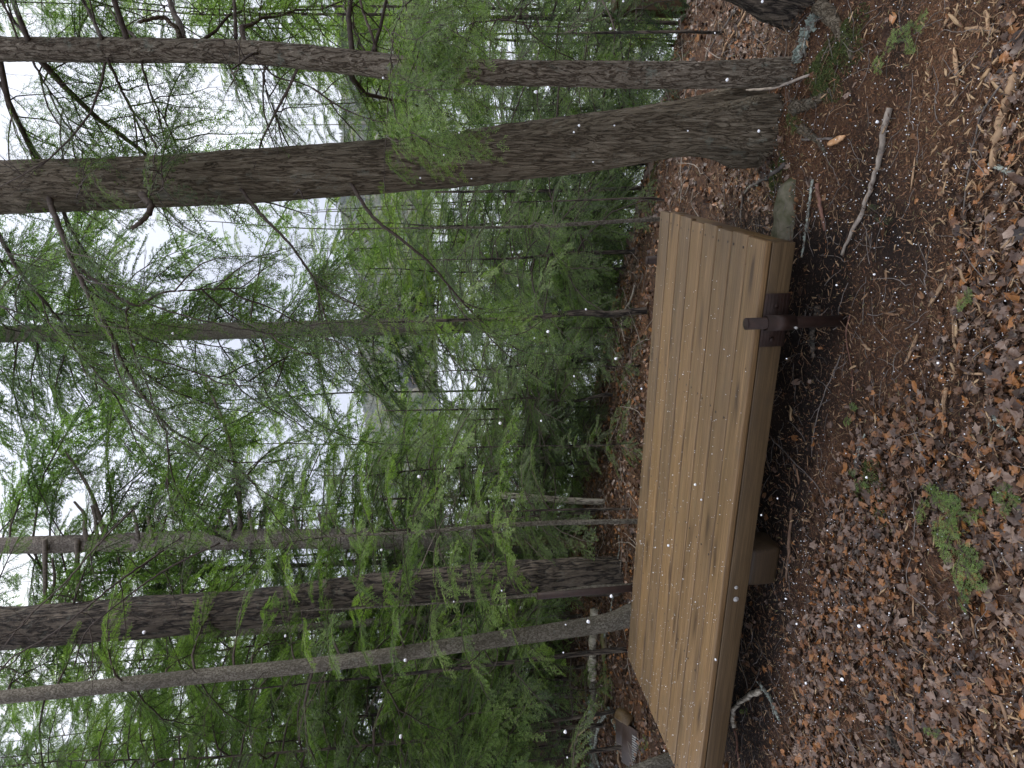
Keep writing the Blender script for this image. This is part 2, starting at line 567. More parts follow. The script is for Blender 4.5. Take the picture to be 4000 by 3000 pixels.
M['duff'] = leaf_stops([(0.0, (0.014, 0.008, 0.006)), (0.22, (0.045, 0.020, 0.011)), (0.45, (0.13, 0.055, 0.024)), (0.66, (0.24, 0.115, 0.05)),
                        (0.80, (0.36, 0.25, 0.15)), (0.88, (0.14, 0.13, 0.05)), (0.93, (0.30, 0.14, 0.06)), (1.0, (0.03, 0.016, 0.010))], 0.7, name='duff')
M['moss'] = leaf_stops([(0.0, (0.03, 0.05, 0.012)), (0.5, (0.075, 0.105, 0.022)), (1.0, (0.13, 0.15, 0.035))], 0.8, name='moss')
M['lichen'] = mat_simple('lichen', (0.22, 0.27, 0.23), (0.42, 0.48, 0.42), 60, 0.9, 0.003)
M['stick_pale'] = mat_simple('stick_pale', (0.16, 0.13, 0.11), (0.42, 0.36, 0.30), 25, 0.7, 0.002, stretch=(1, 1, 1), stops=(0.3, 0.6))
M['stick_tan'] = mat_simple('stick_tan', (0.22, 0.13, 0.075), (0.44, 0.30, 0.18), 25, 0.65, 0.002)
M['stick_brown'] = mat_simple('stick_brown', (0.07, 0.042, 0.028), (0.19, 0.12, 0.08), 30, 0.7, 0.002)
M['stick_red'] = mat_simple('stick_red', (0.14, 0.065, 0.045), (0.28, 0.15, 0.11), 30, 0.65, 0.002)
M['stick_lichen'] = mat_simple('stick_lichen', (0.10, 0.085, 0.07), (0.36, 0.40, 0.35), 55, 0.85, 0.003, stops=(0.42, 0.6))
M['stick_grey'] = mat_simple('stick_grey', (0.07, 0.06, 0.055), (0.22, 0.19, 0.17), 30, 0.75, 0.002)

# birch bark: pale with dark marks across
t = NT('birch')
v = t.coords((1, 1, 1), obj_shift=5.0)
a = t.noise(t.coords((14, 4, 4), obj_shift=3.0), 3.0, 5, 0.65, 1.0)
col = t.ramp(a, [(0.36, (0.035, 0.028, 0.022)), (0.46, (0.30, 0.26, 0.20)), (0.56, (0.52, 0.47, 0.38)), (0.8, (0.62, 0.58, 0.50))])
M['birch'] = t.done(t.bsdf(col, 0.6, a, 0.004, 0.8, 0.4))
t = NT('rotten_wood')
a = t.noise(t.coords((0.6, 12, 12), obj_shift=3.0), 3.0, 6, 0.65, 0.6)
mo = t.noise(t.coords((1, 1, 1), obj_shift=8.0), 4.0, 4)
col = t.ramp(a, [(0.30, (0.05, 0.035, 0.02)), (0.5, (0.20, 0.145, 0.085)), (0.7, (0.36, 0.28, 0.17))])
col = t.mix(t.ramp(mo, [(0.52, (0, 0, 0)), (0.62, (0.8, 0.8, 0.8))]), col, (0.07, 0.10, 0.02))
M['rotten'] = t.done(t.bsdf(col, 0.8, a, 0.008, 0.9, 0.3))

# ground: dark humus, rusty needle duff, fine grit
t = NT('forest_floor')
ge = t.n('ShaderNodeNewGeometry')
pos = ge.outputs['Position']
n1 = t.noise(pos, 1.6, 5, 0.6)
n2 = t.noise(pos, 34, 6, 0.7)
n3 = t.noise(pos, 150, 4, 0.7)
col = t.ramp(n1, [(0.38, (0.016, 0.009, 0.007)), (0.50, (0.070, 0.033, 0.018)), (0.64, (0.15, 0.070, 0.034))])
col = t.mix(t.ramp(n2, [(0.40, (0, 0, 0)), (0.62, (0.75, 0.75, 0.75))]), col, (0.15, 0.080, 0.042))
col = t.mix(t.ramp(n3, [(0.40, (0.8, 0.8, 0.8)), (0.56, (0, 0, 0))]), col, (0.018, 0.011, 0.009))
dark_mask = t.n('ShaderNodeAttribute', attribute_name='rnd')
col = t.mix(t.math('MULTIPLY', dark_mask.outputs['Fac'], 0.92), col, (0.010, 0.007, 0.006))  # near black for the painted platform shade and the damp soil hollows
# far hillside under its trees: grass and scrub
sxyz = t.n('ShaderNodeSeparateXYZ'); t.l(pos, sxyz.inputs[0])
farm = t.math('DIVIDE', t.math('SUBTRACT', sxyz.outputs[1], 150.0), 100.0, True)
n4 = t.noise(pos, 0.03, 4)
col = t.mix(farm, col, t.ramp(n4, [(0.35, (0.05, 0.07, 0.035)), (0.6, (0.14, 0.14, 0.07))]))
hh = t.math('ADD', n2, t.math('MULTIPLY', n3, 0.5))
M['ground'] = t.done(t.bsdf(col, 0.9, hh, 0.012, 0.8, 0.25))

t = NT('water')
ge = t.n('ShaderNodeNewGeometry')
wv = t.noise(ge.outputs['Position'], 0.6, 3)
M['water'] = t.done(t.bsdf((0.66, 0.69, 0.73), 0.4, wv, 0.10, 0.15, 0.5))

# ================================================================== SETTING: one sheet of ground from the trees' feet to the far hills
nu, nv = 430, 520
U = np.linspace(-1, 1, nu)
gx = 1.1 * np.sinh(7.2 * U) / math.sinh(7.2) * math.sinh(7.2)
gx = gx * (1500 / np.abs(gx).max())
V_ = np.linspace(-0.86, 1, nv)
gy = 1.1 * np.sinh(7.2 * V_)
gy = 2.3 + gy * (1500 / (1.1 * math.sinh(7.2)))
GX, GY = np.meshgrid(gx, gy)
GZ = gz(GX, GY)
Vg = np.stack([GX, GY, GZ], -1).reshape(-1, 3)
ii = np.arange(nv - 1)[:, None] * nu + np.arange(nu - 1)[None, :]
Fg = np.stack([ii, ii + 1, ii + nu + 1, ii + nu], -1).reshape(-1, 4)
def shade_and_humus(x, y):
    # shade painted black under and along the platform; black damp soil in two hollows
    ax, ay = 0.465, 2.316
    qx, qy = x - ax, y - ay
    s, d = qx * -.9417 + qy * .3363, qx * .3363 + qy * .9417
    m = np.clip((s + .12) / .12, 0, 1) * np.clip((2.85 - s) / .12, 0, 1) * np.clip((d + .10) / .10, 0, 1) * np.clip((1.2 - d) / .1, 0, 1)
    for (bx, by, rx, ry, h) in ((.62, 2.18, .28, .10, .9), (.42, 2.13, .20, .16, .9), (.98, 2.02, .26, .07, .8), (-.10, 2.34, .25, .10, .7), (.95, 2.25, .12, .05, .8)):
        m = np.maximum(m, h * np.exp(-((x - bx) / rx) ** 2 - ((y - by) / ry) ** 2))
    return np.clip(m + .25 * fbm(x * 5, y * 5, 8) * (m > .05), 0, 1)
ground = link('ground', mesh_from('ground', Vg, [(Fg, 0)], [M['ground']], shade_and_humus(Vg[:, 0], Vg[:, 1]), smooth=True))
tag(ground, kind='structure')

nwa = 80
wx = np.linspace(-1400, 1400, nwa); wy = np.linspace(12, 900, nwa)
WX, WY = np.meshgrid(wx, wy)
ii = np.arange(nwa - 1)[:, None] * nwa + np.arange(nwa - 1)[None, :]
lake = link('lake_water', mesh_from('lake_water', np.stack([WX, WY, np.full_like(WX, LAKE_Z)], -1).reshape(-1, 3),
            [(np.stack([ii, ii + 1, ii + nwa + 1, ii + nwa], -1).reshape(-1, 4), 0)], [M['water']], smooth=True))
tag(lake, kind='structure')

# ================================================================== FOLIAGE PROTOTYPES
def needles(A, B, sp, ln, wd, up, rs, spread=0.5):
    """rows of flat needles along segments A->B, both sides, lying in the plane of the spray"""
    D = B - A
    L = np.linalg.norm(D, axis=1)
    cnt = np.maximum(2, (L / sp).astype(int))
    idx = np.repeat(np.arange(len(A)), cnt)
    k = np.concatenate([np.arange(c) for c in cnt])
    tt = (k + 0.5) / cnt[idx]
    Dn = D / (L[:, None] + 1e-9)
    side = np.cross(Dn, up)
    side /= np.linalg.norm(side, axis=1, keepdims=True) + 1e-9
    sg = np.where(k % 2 == 0, 1.0, -1.0)[:, None]
    base = A[idx] + D[idx] * tt[:, None]
    d = Dn[idx] * spread + side[idx] * sg + up[idx] * rs.normal(0, 0.22, (len(idx), 1)) + rs.normal(0, 0.12, (len(idx), 3))
    d /= np.linalg.norm(d, axis=1, keepdims=True)
    ll = ln * rs.uniform(0.7, 1.15, (len(idx), 1)) * (1.0 - 0.45 * tt[:, None] ** 3)
    w2 = Dn[idx] * wd / 2
    V = np.stack([base - w2, base + w2, base + d * ll + w2 * .5, base + d * ll - w2 * .5], 1).reshape(-1, 3)
    F = np.arange(len(idx) * 4).reshape(-1, 4)
    return V, F, idx, tt

def make_branch(seed, L, ds, dt, sp, ln, wd, mats, droop=0.25, width=0.42, tert=(0.035, 0.10), r0=0.012, bare=0.12, name='branch'):
    rs = np.random.default_rng(seed)
    mb = MB()
    n = 9
    tx = np.linspace(0, 1, n)
    wig = np.cumsum(rs.normal(0, 0.018, n)) * L
    wig -= wig[0]
    main = np.stack([tx * L, wig, 0.10 * L * np.sin(tx * 2.2) - droop * L * tx ** 2 + np.cumsum(rs.normal(0, 0.006, n)) * L], 1)
    add_tube(mb, main, np.linspace(r0, r0 * 0.22, n), 5, 0, cap=False)
    SA, SB, SU, SR = [], [], [], []
    def at(path, t):
        f = t * (len(path) - 1)
        i = min(int(f), len(path) - 2)
        return path[i] * (1 - (f - i)) + path[i + 1] * (f - i)
    t, sgn = bare + 0.02, 1
    while t < 0.99:
        p = at(main, t)
        tang = at(main, min(t + .05, 1)) - at(main, max(t - .05, 0))
        tang /= np.linalg.norm(tang)
        side = np.cross([0, 0, 1.0], tang) * sgn
        side /= np.linalg.norm(side)
        hue = rs.uniform(-.28, .28)
        l2 = L * (width * (1 - t) ** 0.75 * min(1, 0.45 + 2.4 * (t - bare)) * rs.uniform(0.6, 1.1) + 0.03)
        ang = math.radians(rs.uniform(42, 62))
        d = tang * math.cos(ang) + side * math.sin(ang) + np.array([0, 0, rs.normal(-0.05, 0.10)])
        d /= np.linalg.norm(d)
        m = 5
        s = np.linspace(0, 1, m)[:, None]
        path = p + d * l2 * s + tang * l2 * 0.15 * s ** 2 + np.array([0, 0, -1.0]) * l2 * (0.22 * s ** 2) * rs.uniform(0.3, 1.5) + np.cumsum(rs.normal(0, 0.012 * l2, (m, 3)), 0) * (s > 0)
        add_tube(mb, path, np.linspace(0.0028 + 0.003 * l2, 0.001, m) * (r0 / 0.012), 3, 0, cap=False)
        upv = np.cross(tang, side) * sgn
        upv = np.array([0, 0, 1.0]) + rs.normal(0, 0.18, 3)
        upv /= np.linalg.norm(upv)
        for q in range(m - 1):
            if q > 0 or l2 < 0.25 * L:
                SA.append(path[q]); SB.append(path[q + 1]); SU.append(upv); SR.append(0.25 + hue + rs.uniform(-.1, .1))
        u, sg2 = rs.uniform(0.06, 0.14), 1
        while u < 1.0:
            pp = at(path, u)
            tg = at(path, min(u + .1, 1)) - at(path, max(u - .1, 0))
            tg /= np.linalg.norm(tg) + 1e-9
            sd = np.cross(upv, tg) * sg2
            sd /= np.linalg.norm(sd) + 1e-9
            l3 = rs.uniform(*tert) * (1.15 - 0.7 * u)
            aa = math.radians(rs.uniform(40, 60))
            dd = tg * math.cos(aa) + sd * math.sin(aa) + np.array([0, 0, rs.normal(-0.08, 0.10)])
            q1 = pp + dd * l3 * .55
            q2 = q1 + (dd + tg * .3 + np.array([0, 0, -0.10])) * l3 * .45
            rr = rs.uniform(0, 1)
            SA += [pp, q1]; SB += [q1, q2]; SU += [upv, upv]; SR += [0.30 + hue + .4 * rr, 0.52 + hue + .4 * rr]
            u += dt / max(l2, .05) * rs.uniform(.8, 1.2)
            sg2 = -sg2
        t += ds / L * rs.uniform(.7, 1.3)
        sgn = -sgn
    SA, SB, SU, SR = map(np.array, (SA, SB, SU, SR))
    # the twiglets' own thin stems, as flat slivers
    pw = np.cross(SB - SA, SU); pw /= np.linalg.norm(pw, axis=1, keepdims=True) + 1e-9
    pw = pw * wd * 0.35
    mb.add(np.stack([SA - pw, SA + pw, SB], 1).reshape(-1, 3), np.arange(len(SA) * 3).reshape(-1, 3), 0)
    V, F, idx, tt = needles(SA, SB, sp, ln, wd, SU, rs)
    mb.add(V, F, 1, np.repeat(np.clip(SR[idx] + .25 * tt - .15, 0, 1), 4))
    return mb.mesh(name, mats)

def make_bare(seed, L, r0, mats, forks=7):
    rs = np.random.default_rng(seed)
    mb = MB()
    def grow(p, d, l, r, lev):
        m = 7
        pts = [p]
        for _ in range(m - 1):
            d = d + rs.normal(0, 0.13, 3) + np.array([0, 0, 0.02])
            d = d / np.linalg.norm(d)
            pts.append(pts[-1] + d * l / (m - 1))
        add_tube(mb, pts, np.linspace(r, r * .3, m), 5 if lev == 0 else 3, 0, cap=False)
        if lev < 2:
            for k in range(forks if lev == 0 else 4):
                t = rs.uniform(0.25, 0.95)
                i = int(t * (m - 1))
                a = rs.normal(0, 1, 3); a[2] *= .5
                nd = d + a / np.linalg.norm(a) * 1.0
                grow(np.array(pts[i]), nd / np.linalg.norm(nd), l * rs.uniform(.25, .5) * (1.1 - t * .5), r * .4, lev + 1)
    grow(np.zeros(3), np.array([1.0, 0, -0.1]), L, r0, 0)
    return mb.mesh('branch', mats)

NB, NN = [M['twig'], M['needle']], [M['twig'], M['needle_bright']]
NF = [M['twig'], M['needle_far']]
FINE = [make_branch(11 + k, 1.3, .060, .0165, .0052, .0145, .0054, NB, droop=(.12, .3, .42, .2)[k], width=.44, tert=(.035, .10)) for k in range(4)]
FINEB = [make_branch(31 + k, 0.9, .052, .0165, .0054, .0155, .0054, NN, droop=(.35, .5, .2)[k], r0=.006, width=.46, tert=(.03, .09)) for k in range(3)]
COARSE = [make_branch(51 + k, 1.8, .090, .028, .0100, .027, .0135, NB, droop=(.12, .28, .4, .2)[k], tert=(.07, .18), r0=.012, width=.42) for k in range(4)]
COARSEF = [make_branch(71 + k, 2.0, .12, .040, .0150, .040, .0200, NF, droop=(.15, .3, .4)[k], tert=(.10, .22), r0=.013, width=.44) for k in range(3)]
SPRAY = [make_branch(91 + k, 0.45, .035, .018, .0045, .0115, .0032, NB, droop=(.2, .45, .3)[k], width=.5, tert=(.025, .06), r0=.0035, bare=.05, name='spray') for k in range(3)]
SPRAYB = [make_branch(101 + k, 0.45, .032, .017, .0045, .0125, .0034, NN, droop=(.3, .6, .45)[k], width=.5, tert=(.03, .065), r0=.0035, bare=.05, name='spray') for k in range(3)]
SPRIG = [make_branch(141 + k, 0.15, .013, .016, .0030, .0105, .0024, NN, droop=(.05, .15, .1)[k], width=.5, tert=(.015, .035), r0=.0018, bare=.05, name='spray') for k in range(3)]
BARE = [make_bare(121 + k, 1.2, .010, [M['twig']]) for k in range(4)]
BAREG = [make_bare(131 + k, 1.2, .009, [M['deadwood']], 9) for k in range(3)]
print('tris/branch', [len(m.polygons) for m in FINE + COARSE + COARSEF + SPRAY])

# ================================================================== TREES
def trunk_mesh(pts, rad, mat, seg, rows, amp, seed=0, flare=0.0, lobes=5, vert=6.0, knots=None):
    path = smooth_path(np.column_stack([pts, rad]), rows)
    p3, r = path[:, :3], np.maximum(path[:, 3], 0.002)
    hgt = p3[:, 2] - gz(p3[0, 0], p3[0, 1]) - 0.12
    th = np.linspace(0, 2 * math.pi, seg, endpoint=False)
    cx, sx = np.cos(th)[None, :], np.sin(th)[None, :]
    q = 1.0 / max(r.mean(), .02) * .5
    k = 0.085 / .02
    rr = r[:, None]
    wob = vnoise(cx * rr * 22 + seed, sx * rr * 22, hgt[:, None] * 22 / vert * 1.6)
    rid = 1 - np.abs(vnoise(cx * rr * 60 + seed * 3 + wob * .5, sx * rr * 60, hgt[:, None] * 60 / vert + 4))
    fine = vnoise(cx * rr * 150, sx * rr * 150 + seed, hgt[:, None] * 150 / vert * 1.5)
    disp = amp * (0.9 * (rid - .6) + .5 * wob + .25 * fine) + rr * 0.05 * vnoise(cx * 1.1 + seed, sx * 1.1, hgt[:, None] * 2.0)
    if flare:
        fl = np.exp(-np.clip(hgt, 0, None) / 0.13)[:, None]
        lob = 0.55 + 0.45 * np.cos(th * lobes + seed)[None, :] + 0.3 * np.cos(th * (lobes - 2) + 2 * seed)[None, :]
        disp = disp + rr * flare * fl * lob
    V, F, C = tube(p3, r, seg, True, disp)
    mb = MB()
    mb.add(V, F); mb.F.append((C, 0))
    return mb.mesh('trunk', [mat], smooth=True)

def px_axis(px):
    """[(x, y, Y, width px)] -> points and radii, base first; continued down into the ground"""
    pts = np.array([P(a[0], a[1], a[2]) for a in px])
    rad = np.array([a[3] * depth_of(p) / F_PX / 2 for a, p in zip(px, pts)])
    b, d = pts[0], pts[0] - pts[1]
    d = d / np.linalg.norm(d)
    if d[2] > -0.5:
        d = np.array([0, 0, -1.0])
    d = d * [0.5, 0.5, 1]
    if b[2] > gz(b[0], b[1]) - 0.1:
        k = 0
        q = b.copy()
        while q[2] > gz(q[0], q[1]) - 0.12 and k < 4000:
            q = q + d * 0.02
            k += 1
        pts = np.vstack([q, pts])
        rad = np.concatenate([[rad[0] * (1.0 + min(.5, .1 * k * .02))], rad])
    return pts, rad

def tree_obj(name, pts, rad, label, cat, mat, seg=10, rows=40, amp=.002, group=None, flare=0.0, seed=0, vert=6.0, lobes=5):
    base = Vector(pts[0])
    base.z = float(gz(base.x, base.y))
    root = empty(name, base, label, cat, group)
    me = trunk_mesh(pts, rad, mat, seg, rows, amp, seed, flare, lobes, vert)
    co = np.zeros(len(me.vertices) * 3, np.float32)
    me.vertices.foreach_get('co', co)
    co = co.reshape(-1, 3) - np.array(base, np.float32)
    me.vertices.foreach_set('co', co.ravel())
    tr = link('trunk', me, root)
    return root, base

def put_branch(root, base, me, p, az, pitch, s, roll=0.0):
    R = Euler((roll, -pitch, az), 'XYZ').to_matrix().to_4x4()
    mtx = Matrix.Translation(Vector(p) - base) @ R @ Matrix.Scale(s, 4)
    return link('branch', me, root, mtx)

def dress(root, base, pts, rad, z0, z1, n, length, protos, plen, pitch=(-.15, .25), rs=None, shape=0.75, only=None, minlen=.25, power=.8, clear=False):
    """branches round the trunk between heights z0 and z1; length(t) tapers upward"""
    rs = rs or rng
    zz = pts[:, 2]
    for k in range(n):
        t = (k + rs.uniform(0, 1)) / n
        z = z0 + (z1 - z0) * t
        if z < zz.min() or z > zz.max():
            continue
        p = np.array([np.interp(z, zz, pts[:, c]) for c in range(3)])
        az = k * 2.4 + rs.uniform(-.5, .5)
        if only is not None:
            az = rs.uniform(*only)
        l = length * ((1 - t) ** power * (1 - minlen) + minlen) * rs.uniform(.7, 1.15)
        if clear and math.sin(az) < -.25:
            az = -az                                       # the trunk faces the clearing bare
        put_branch(root, base, protos[rs.integers(len(protos))], p, az, rs.uniform(*pitch) + .25 * t, l / plen, rs.uniform(-.25, .25))

PINES = {}
def big(name, px, label, mat, cat='tree', **kw):
    pts, rad = px_axis(px)
    root, base = tree_obj(name, pts, rad, label, cat, M[mat], **kw)
    PINES[label] = (root, base, pts, rad)
    return root, base, pts, rad

# ---- the thick leaning hemlock beside the platform
T1 = big('hemlock_tree', [(3120, 455, 2.74, 262), (3050, 466, 2.74, 228), (2960, 478, 2.74, 208), (2694, 500, 2.74, 196), (2450, 536, 2.76, 205), (2187, 575, 2.8, 214), (1900, 610, 2.82, 212), (1679, 637, 2.84, 200), (1333, 665, 2.85, 196),
                          (700, 705, 2.9, 194), (0, 732, 3.0, 196), (-500, 745, 3.05, 195)],
         'thickest tree trunk, furrowed brown bark, leaning beside the right end of the wooden platform', 'bark_hemlock',
         seg=110, rows=520, amp=.0070, flare=.62, seed=2, vert=8.0, lobes=5)
T2 = big('hemlock_tree', [(3200, 262, 2.50, 86), (3050, 280, 2.5, 92), (2666, 294, 2.5, 98), (2200, 288, 2.52, 94), (1800, 282, 2.54, 92), (1600, 270, 2.56, 93), (1333, 238, 2.6, 90),
                          (1000, 206, 2.65, 90), (700, 198, 2.7, 90), (0, 193, 2.8, 88), (-500, 190, 2.85, 95)],
         'slimmer flaky barked trunk standing close in front and right of the thickest trunk', 'bark_flaky',
         seg=64, rows=460, amp=.0045, flare=.12, seed=5, vert=2.2)
T3 = big('hemlock_tree', [(3200, -60, 2.42, 250), (3090, -75, 2.42, 215), (2900, -110, 2.42, 185), (2500, -190, 2.45, 170), (1500, -330, 2.5, 165)],
         'dark mossy trunk base cut off by the frame, right of the slimmer flaky trunk', 'bark_dark',
         seg=60, rows=160, amp=.006, flare=.45, seed=9, vert=5, lobes=4)
# ---- behind the platform
T4 = big('spruce_tree', [(2000, 1262, 14, 72), (1333, 1282, 14, 66), (700, 1296, 14, 66), (0, 1305, 14, 66), (-500, 1310, 14, 62)],
         'straight grey trunk rising in the middle against the white sky', 'bark_grey', seg=28, rows=200, amp=.006, seed=3, vert=1.6)
T4b = big('young_hemlock', [(2478, 1217, 4.9, 28), (2380, 1228, 4.9, 27), (2290, 1222, 4.9, 26), (2180, 1228, 4.9, 22), (2050, 1244, 4.9, 18), (1800, 1250, 4.9, 14), (1480, 1259, 4.9, 6)],
          'crooked dark sapling behind the back edge of the platform, below the straight grey trunk', 'bark_dark', seg=10, rows=80, amp=.001, seed=4)
T5 = big('spruce_tree', [(2250, 2125, 8.5, 84), (1800, 2112, 8.5, 82), (1326, 2104, 8.5, 80), (700, 2112, 8.6, 72), (240, 2126, 8.7, 67), (-400, 2140, 8.8, 60)],
         'reddish grey scaly trunk with dead branch stubs, right of the black barked trunk', 'bark_red', seg=44, rows=300, amp=.006, seed=6, vert=1.3)
T6 = big('old_conifer', [(2440, 2250, 5.6, 142), (2200, 2255, 5.6, 140), (1996, 2268, 5.6, 142), (1700, 2285, 5.6, 132), (1393, 2315, 5.6, 128), (1000, 2374, 5.65, 140), (500, 2418, 5.7, 152), (0, 2455, 5.8, 163), (-500, 2480, 5.9, 160)],
         'wide black barked trunk with torn bark, behind the tall brown pipe of the platform', 'bark_dark', seg=72, rows=420, amp=.015, flare=.0, seed=8, vert=8)
T7 = big('fir_tree', [(2470, 2400, 4.85, 86), (2380, 2430, 4.85, 72), (2200, 2462, 4.85, 66), (1876, 2507, 4.9, 60), (1333, 2585, 5.0, 58), (724, 2648, 5.1, 56), (0, 2724, 5.3, 52), (-400, 2760, 5.4, 50)],
         'smooth grey brown trunk with dark knots, leaning left behind the platform', 'bark_grey', seg=40, rows=300, amp=.0015, seed=11, vert=1.0)
T8 = big('young_hemlock', [(2410, 2540, 5.4, 24), (2300, 2550, 5.4, 22), (2057, 2579, 5.4, 19), (1695, 2621, 5.4, 15), (1393, 2651, 5.5, 10), (900, 2700, 5.6, 5)],
         'thin dark stem running beside the leaning smooth trunk, left of it', 'bark_dark', seg=8, rows=60, amp=.001, seed=12)
T9 = big('young_fir', [(2500, 2036, 4.75, 21), (2200, 2042, 4.75, 19), (1936, 2054, 4.75, 17), (1635, 2078, 4.75, 13), (1300, 2095, 4.75, 7), (1000, 2105, 4.75, 3)],
         'grey sapling with ringed bark behind the platform, in front of the scaly reddish trunk', 'bark_grey', seg=9, rows=60, amp=.0006, seed=13)
T10 = big('young_fir', [(2480, 2285, 4.7, 16), (2300, 2296, 4.7, 15), (2117, 2320, 4.7, 13), (1876, 2344, 4.7, 10), (1500, 2370, 4.7, 6), (1100, 2390, 4.7, 3)],
          'pale grey sapling bent past the tall brown pipe', 'bark_grey', seg=9, rows=60, amp=.0006, seed=14)
T11 = big('hemlock_tree', [(2690, 2945, 4.0, 52), (2560, 2985, 4.0, 50), (2440, 3030, 4.0, 48), (1900, 3200, 4.0, 44)],
          'grey stem leaning out of the frame at the left corner of the platform', 'bark_grey', seg=16, rows=60, amp=.0015, seed=15)
T12 = big('young_hemlock', [(2640, 854, 4.1, 18), (2569, 856, 4.1, 17), (2300, 872, 4.1, 15), (2057, 886, 4.1, 12), (1700, 890, 4.1, 8), (1333, 894, 4.1, 5)],
          'pale speckled sapling at the back right corner of the platform', 'bark_grey', seg=9, rows=60, amp=.0008, seed=16)
T13 = big('young_hemlock', [(2490, 735, 6.0, 16), (2300, 742, 6, 15), (2080, 746, 6, 13), (1700, 750, 6, 8)],
          'thin brown stem just left of the thickest trunk', 'bark_dark', seg=8, rows=40, amp=.001, seed=17)
T13b = big('young_hemlock', [(2650, 800, 4.6, 10), (2560, 776, 4.6, 10), (2450, 776, 4.6, 9), (2300, 782, 4.6, 7), (2000, 790, 4.6, 4)],
           'very thin curved stem between the thickest trunk and the speckled sapling', 'bark_dark', seg=7, rows=40, amp=.0005, seed=18)
T14 = big('young_hemlock', [(2770, 127, 3.5, 13), (2666, 124, 3.5, 12), (2358, 128, 3.55, 10), (2100, 132, 3.6, 6)],
          'thin dead stem right of the slimmer flaky trunk', 'bark_dark', seg=7, rows=40, amp=.0005, seed=19)
for i, (px, lab) in enumerate([
        ([(2420, 1735, 6.0, 8), (2250, 1740, 6.0, 7), (2117, 1742, 6, 6), (1700, 1750, 6, 3)], 'straight black sapling in the middle behind the platform'),
        ([(2300, 1590, 7.5, 10), (2000, 1597, 7.5, 9), (1755, 1600, 7.5, 7), (1500, 1604, 7.5, 4)], 'thin dark stem in front of the lake, right one of a pair'),
        ([(2300, 1630, 8.0, 9), (2000, 1636, 8, 8), (1800, 1640, 8, 6)], 'thin dark stem in front of the lake, left one of a pair'),
        ([(2480, 1988, 5.2, 10), (2250, 1990, 5.2, 9), (1900, 2000, 5.2, 6)], 'thin dark stem just right of the ringed grey sapling'),
        ([(2250, 2655, 7.5, 16), (2000, 2645, 7.5, 15), (1755, 2660, 7.5, 12), (1400, 2690, 7.5, 8)], 'brown stem behind the fallen birch, nearest to the leaning smooth trunk'),
        ([(2280, 2668, 8.0, 12), (2100, 2680, 8, 12), (1936, 2690, 8, 10), (1600, 2712, 8, 7)], 'speckled stem behind the fallen birch, second from the leaning trunk'),
        ([(2270, 2717, 7.8, 19), (1996, 2722, 7.8, 17), (1700, 2745, 7.8, 12)], 'stouter grey stem behind the fallen birch, third from the leaning trunk'),
        ([(2200, 2760, 9.0, 16), (2090, 2768, 9, 15), (1800, 2780, 9, 10)], 'dark stem far back on the left among bright green fir boughs'),
        ([(2200, 2830, 9.5, 14), (2000, 2838, 9.5, 12), (1700, 2850, 9.5, 8)], 'faint thin stem far back on the left, second from the left edge'),
        ([(2360, 2878, 6.6, 12), (2200, 2882, 6.6, 12), (2038, 2890, 6.6, 10), (1700, 2905, 6.6, 6)], 'thin stem rising behind the dark part of the fallen birch'),
        ([(2300, 2405, 8.0, 34), (2000, 2410, 8, 34), (1600, 2425, 8, 32), (1333, 2440, 8, 30), (700, 2490, 8.2, 26)], 'grey trunk half hidden between the black trunk and the leaning smooth one'),
        ([(2330, 530, 8.5, 22), (2000, 540, 8.5, 20), (1500, 545, 8.5, 16)], 'dim brown stem seen between the two front trunks'),
        ([(2300, 60, 7.0, 14), (2000, 66, 7, 12), (1600, 70, 7, 9)], 'thin stem far right beyond the slimmer flaky trunk'),
        ([(2150, 2180, 10, 22), (1700, 2190, 10, 20), (1000, 2215, 10, 16), (300, 2240, 10, 12)], 'narrow trunk between the scaly reddish trunk and the black barked one')]):
    m = ['bark_dark', 'bark_grey'][i in (5, 6, 10, 11)]
    big('thin_tree', px, lab, m, seg=8, rows=50, amp=.0008, seed=30 + i)

# dead twigs and live boughs on the measured trunks
def dr(T, z0, z1, n, length, protos, plen, **kw):
    dress(T[0], T[1], T[2], T[3], z0, z1, n, length, protos, plen, **kw)
R_ = np.random.default_rng(5)
dr(T2, 1.6, 4.2, 15, 1.5, FINE, 1.3, pitch=(-.5, .1), rs=R_, only=(-1.2, 1.3))
dr(T2, 1.4, 4.2, 10, .9, BARE, 1.2, pitch=(-.4, .4), rs=R_)
dr(T4, 1.0, 9.5, 60, 3.2, COARSE, 1.8, clear=True, pitch=(-.7, -.1), rs=R_, minlen=.6)
dr(T4, 7.2, 10.4, 34, 3.2, COARSE, 1.8, pitch=(-.5, .1), rs=R_, minlen=.8)
dr(T4, 0.0, 9.0, 34, 2.0, BAREG, 1.2, pitch=(-.5, .1), rs=R_, minlen=.6)
dr(T5, 4.0, 6.6, 34, 2.2, COARSE, 1.8, pitch=(-.5, .1), rs=R_, minlen=.8, clear=True)
dr(T5, 0.8, 5.6, 34, 1.0, BAREG, 1.2, pitch=(-.2, .7), rs=R_, minlen=.4)
dr(T5, 1.9, 5.8, 30, 1.9, COARSE, 1.8, clear=True, pitch=(-.5, .2), rs=R_, minlen=.6)
dr(T2, 2.8, 4.6, 9, 1.5, FINE, 1.3, pitch=(-.4, .1), rs=R_, minlen=.8, only=(1.6, 3.4))
dr(T6, 1.6, 4.6, 18, 0.8, BAREG, 1.2, pitch=(-.3, .5), rs=R_)
dr(T6, 3.2, 5.0, 9, 1.3, FINE, 1.3, clear=True, pitch=(-.5, .1), rs=R_, minlen=.6)
dr(T7, 0.9, 4.3, 20, .7, BARE, 1.2, pitch=(-.3, .5), rs=R_)
dr(T7, 1.7, 4.6, 20, 1.2, FINE, 1.3, clear=True, pitch=(-.4, .2), rs=R_, minlen=.6)
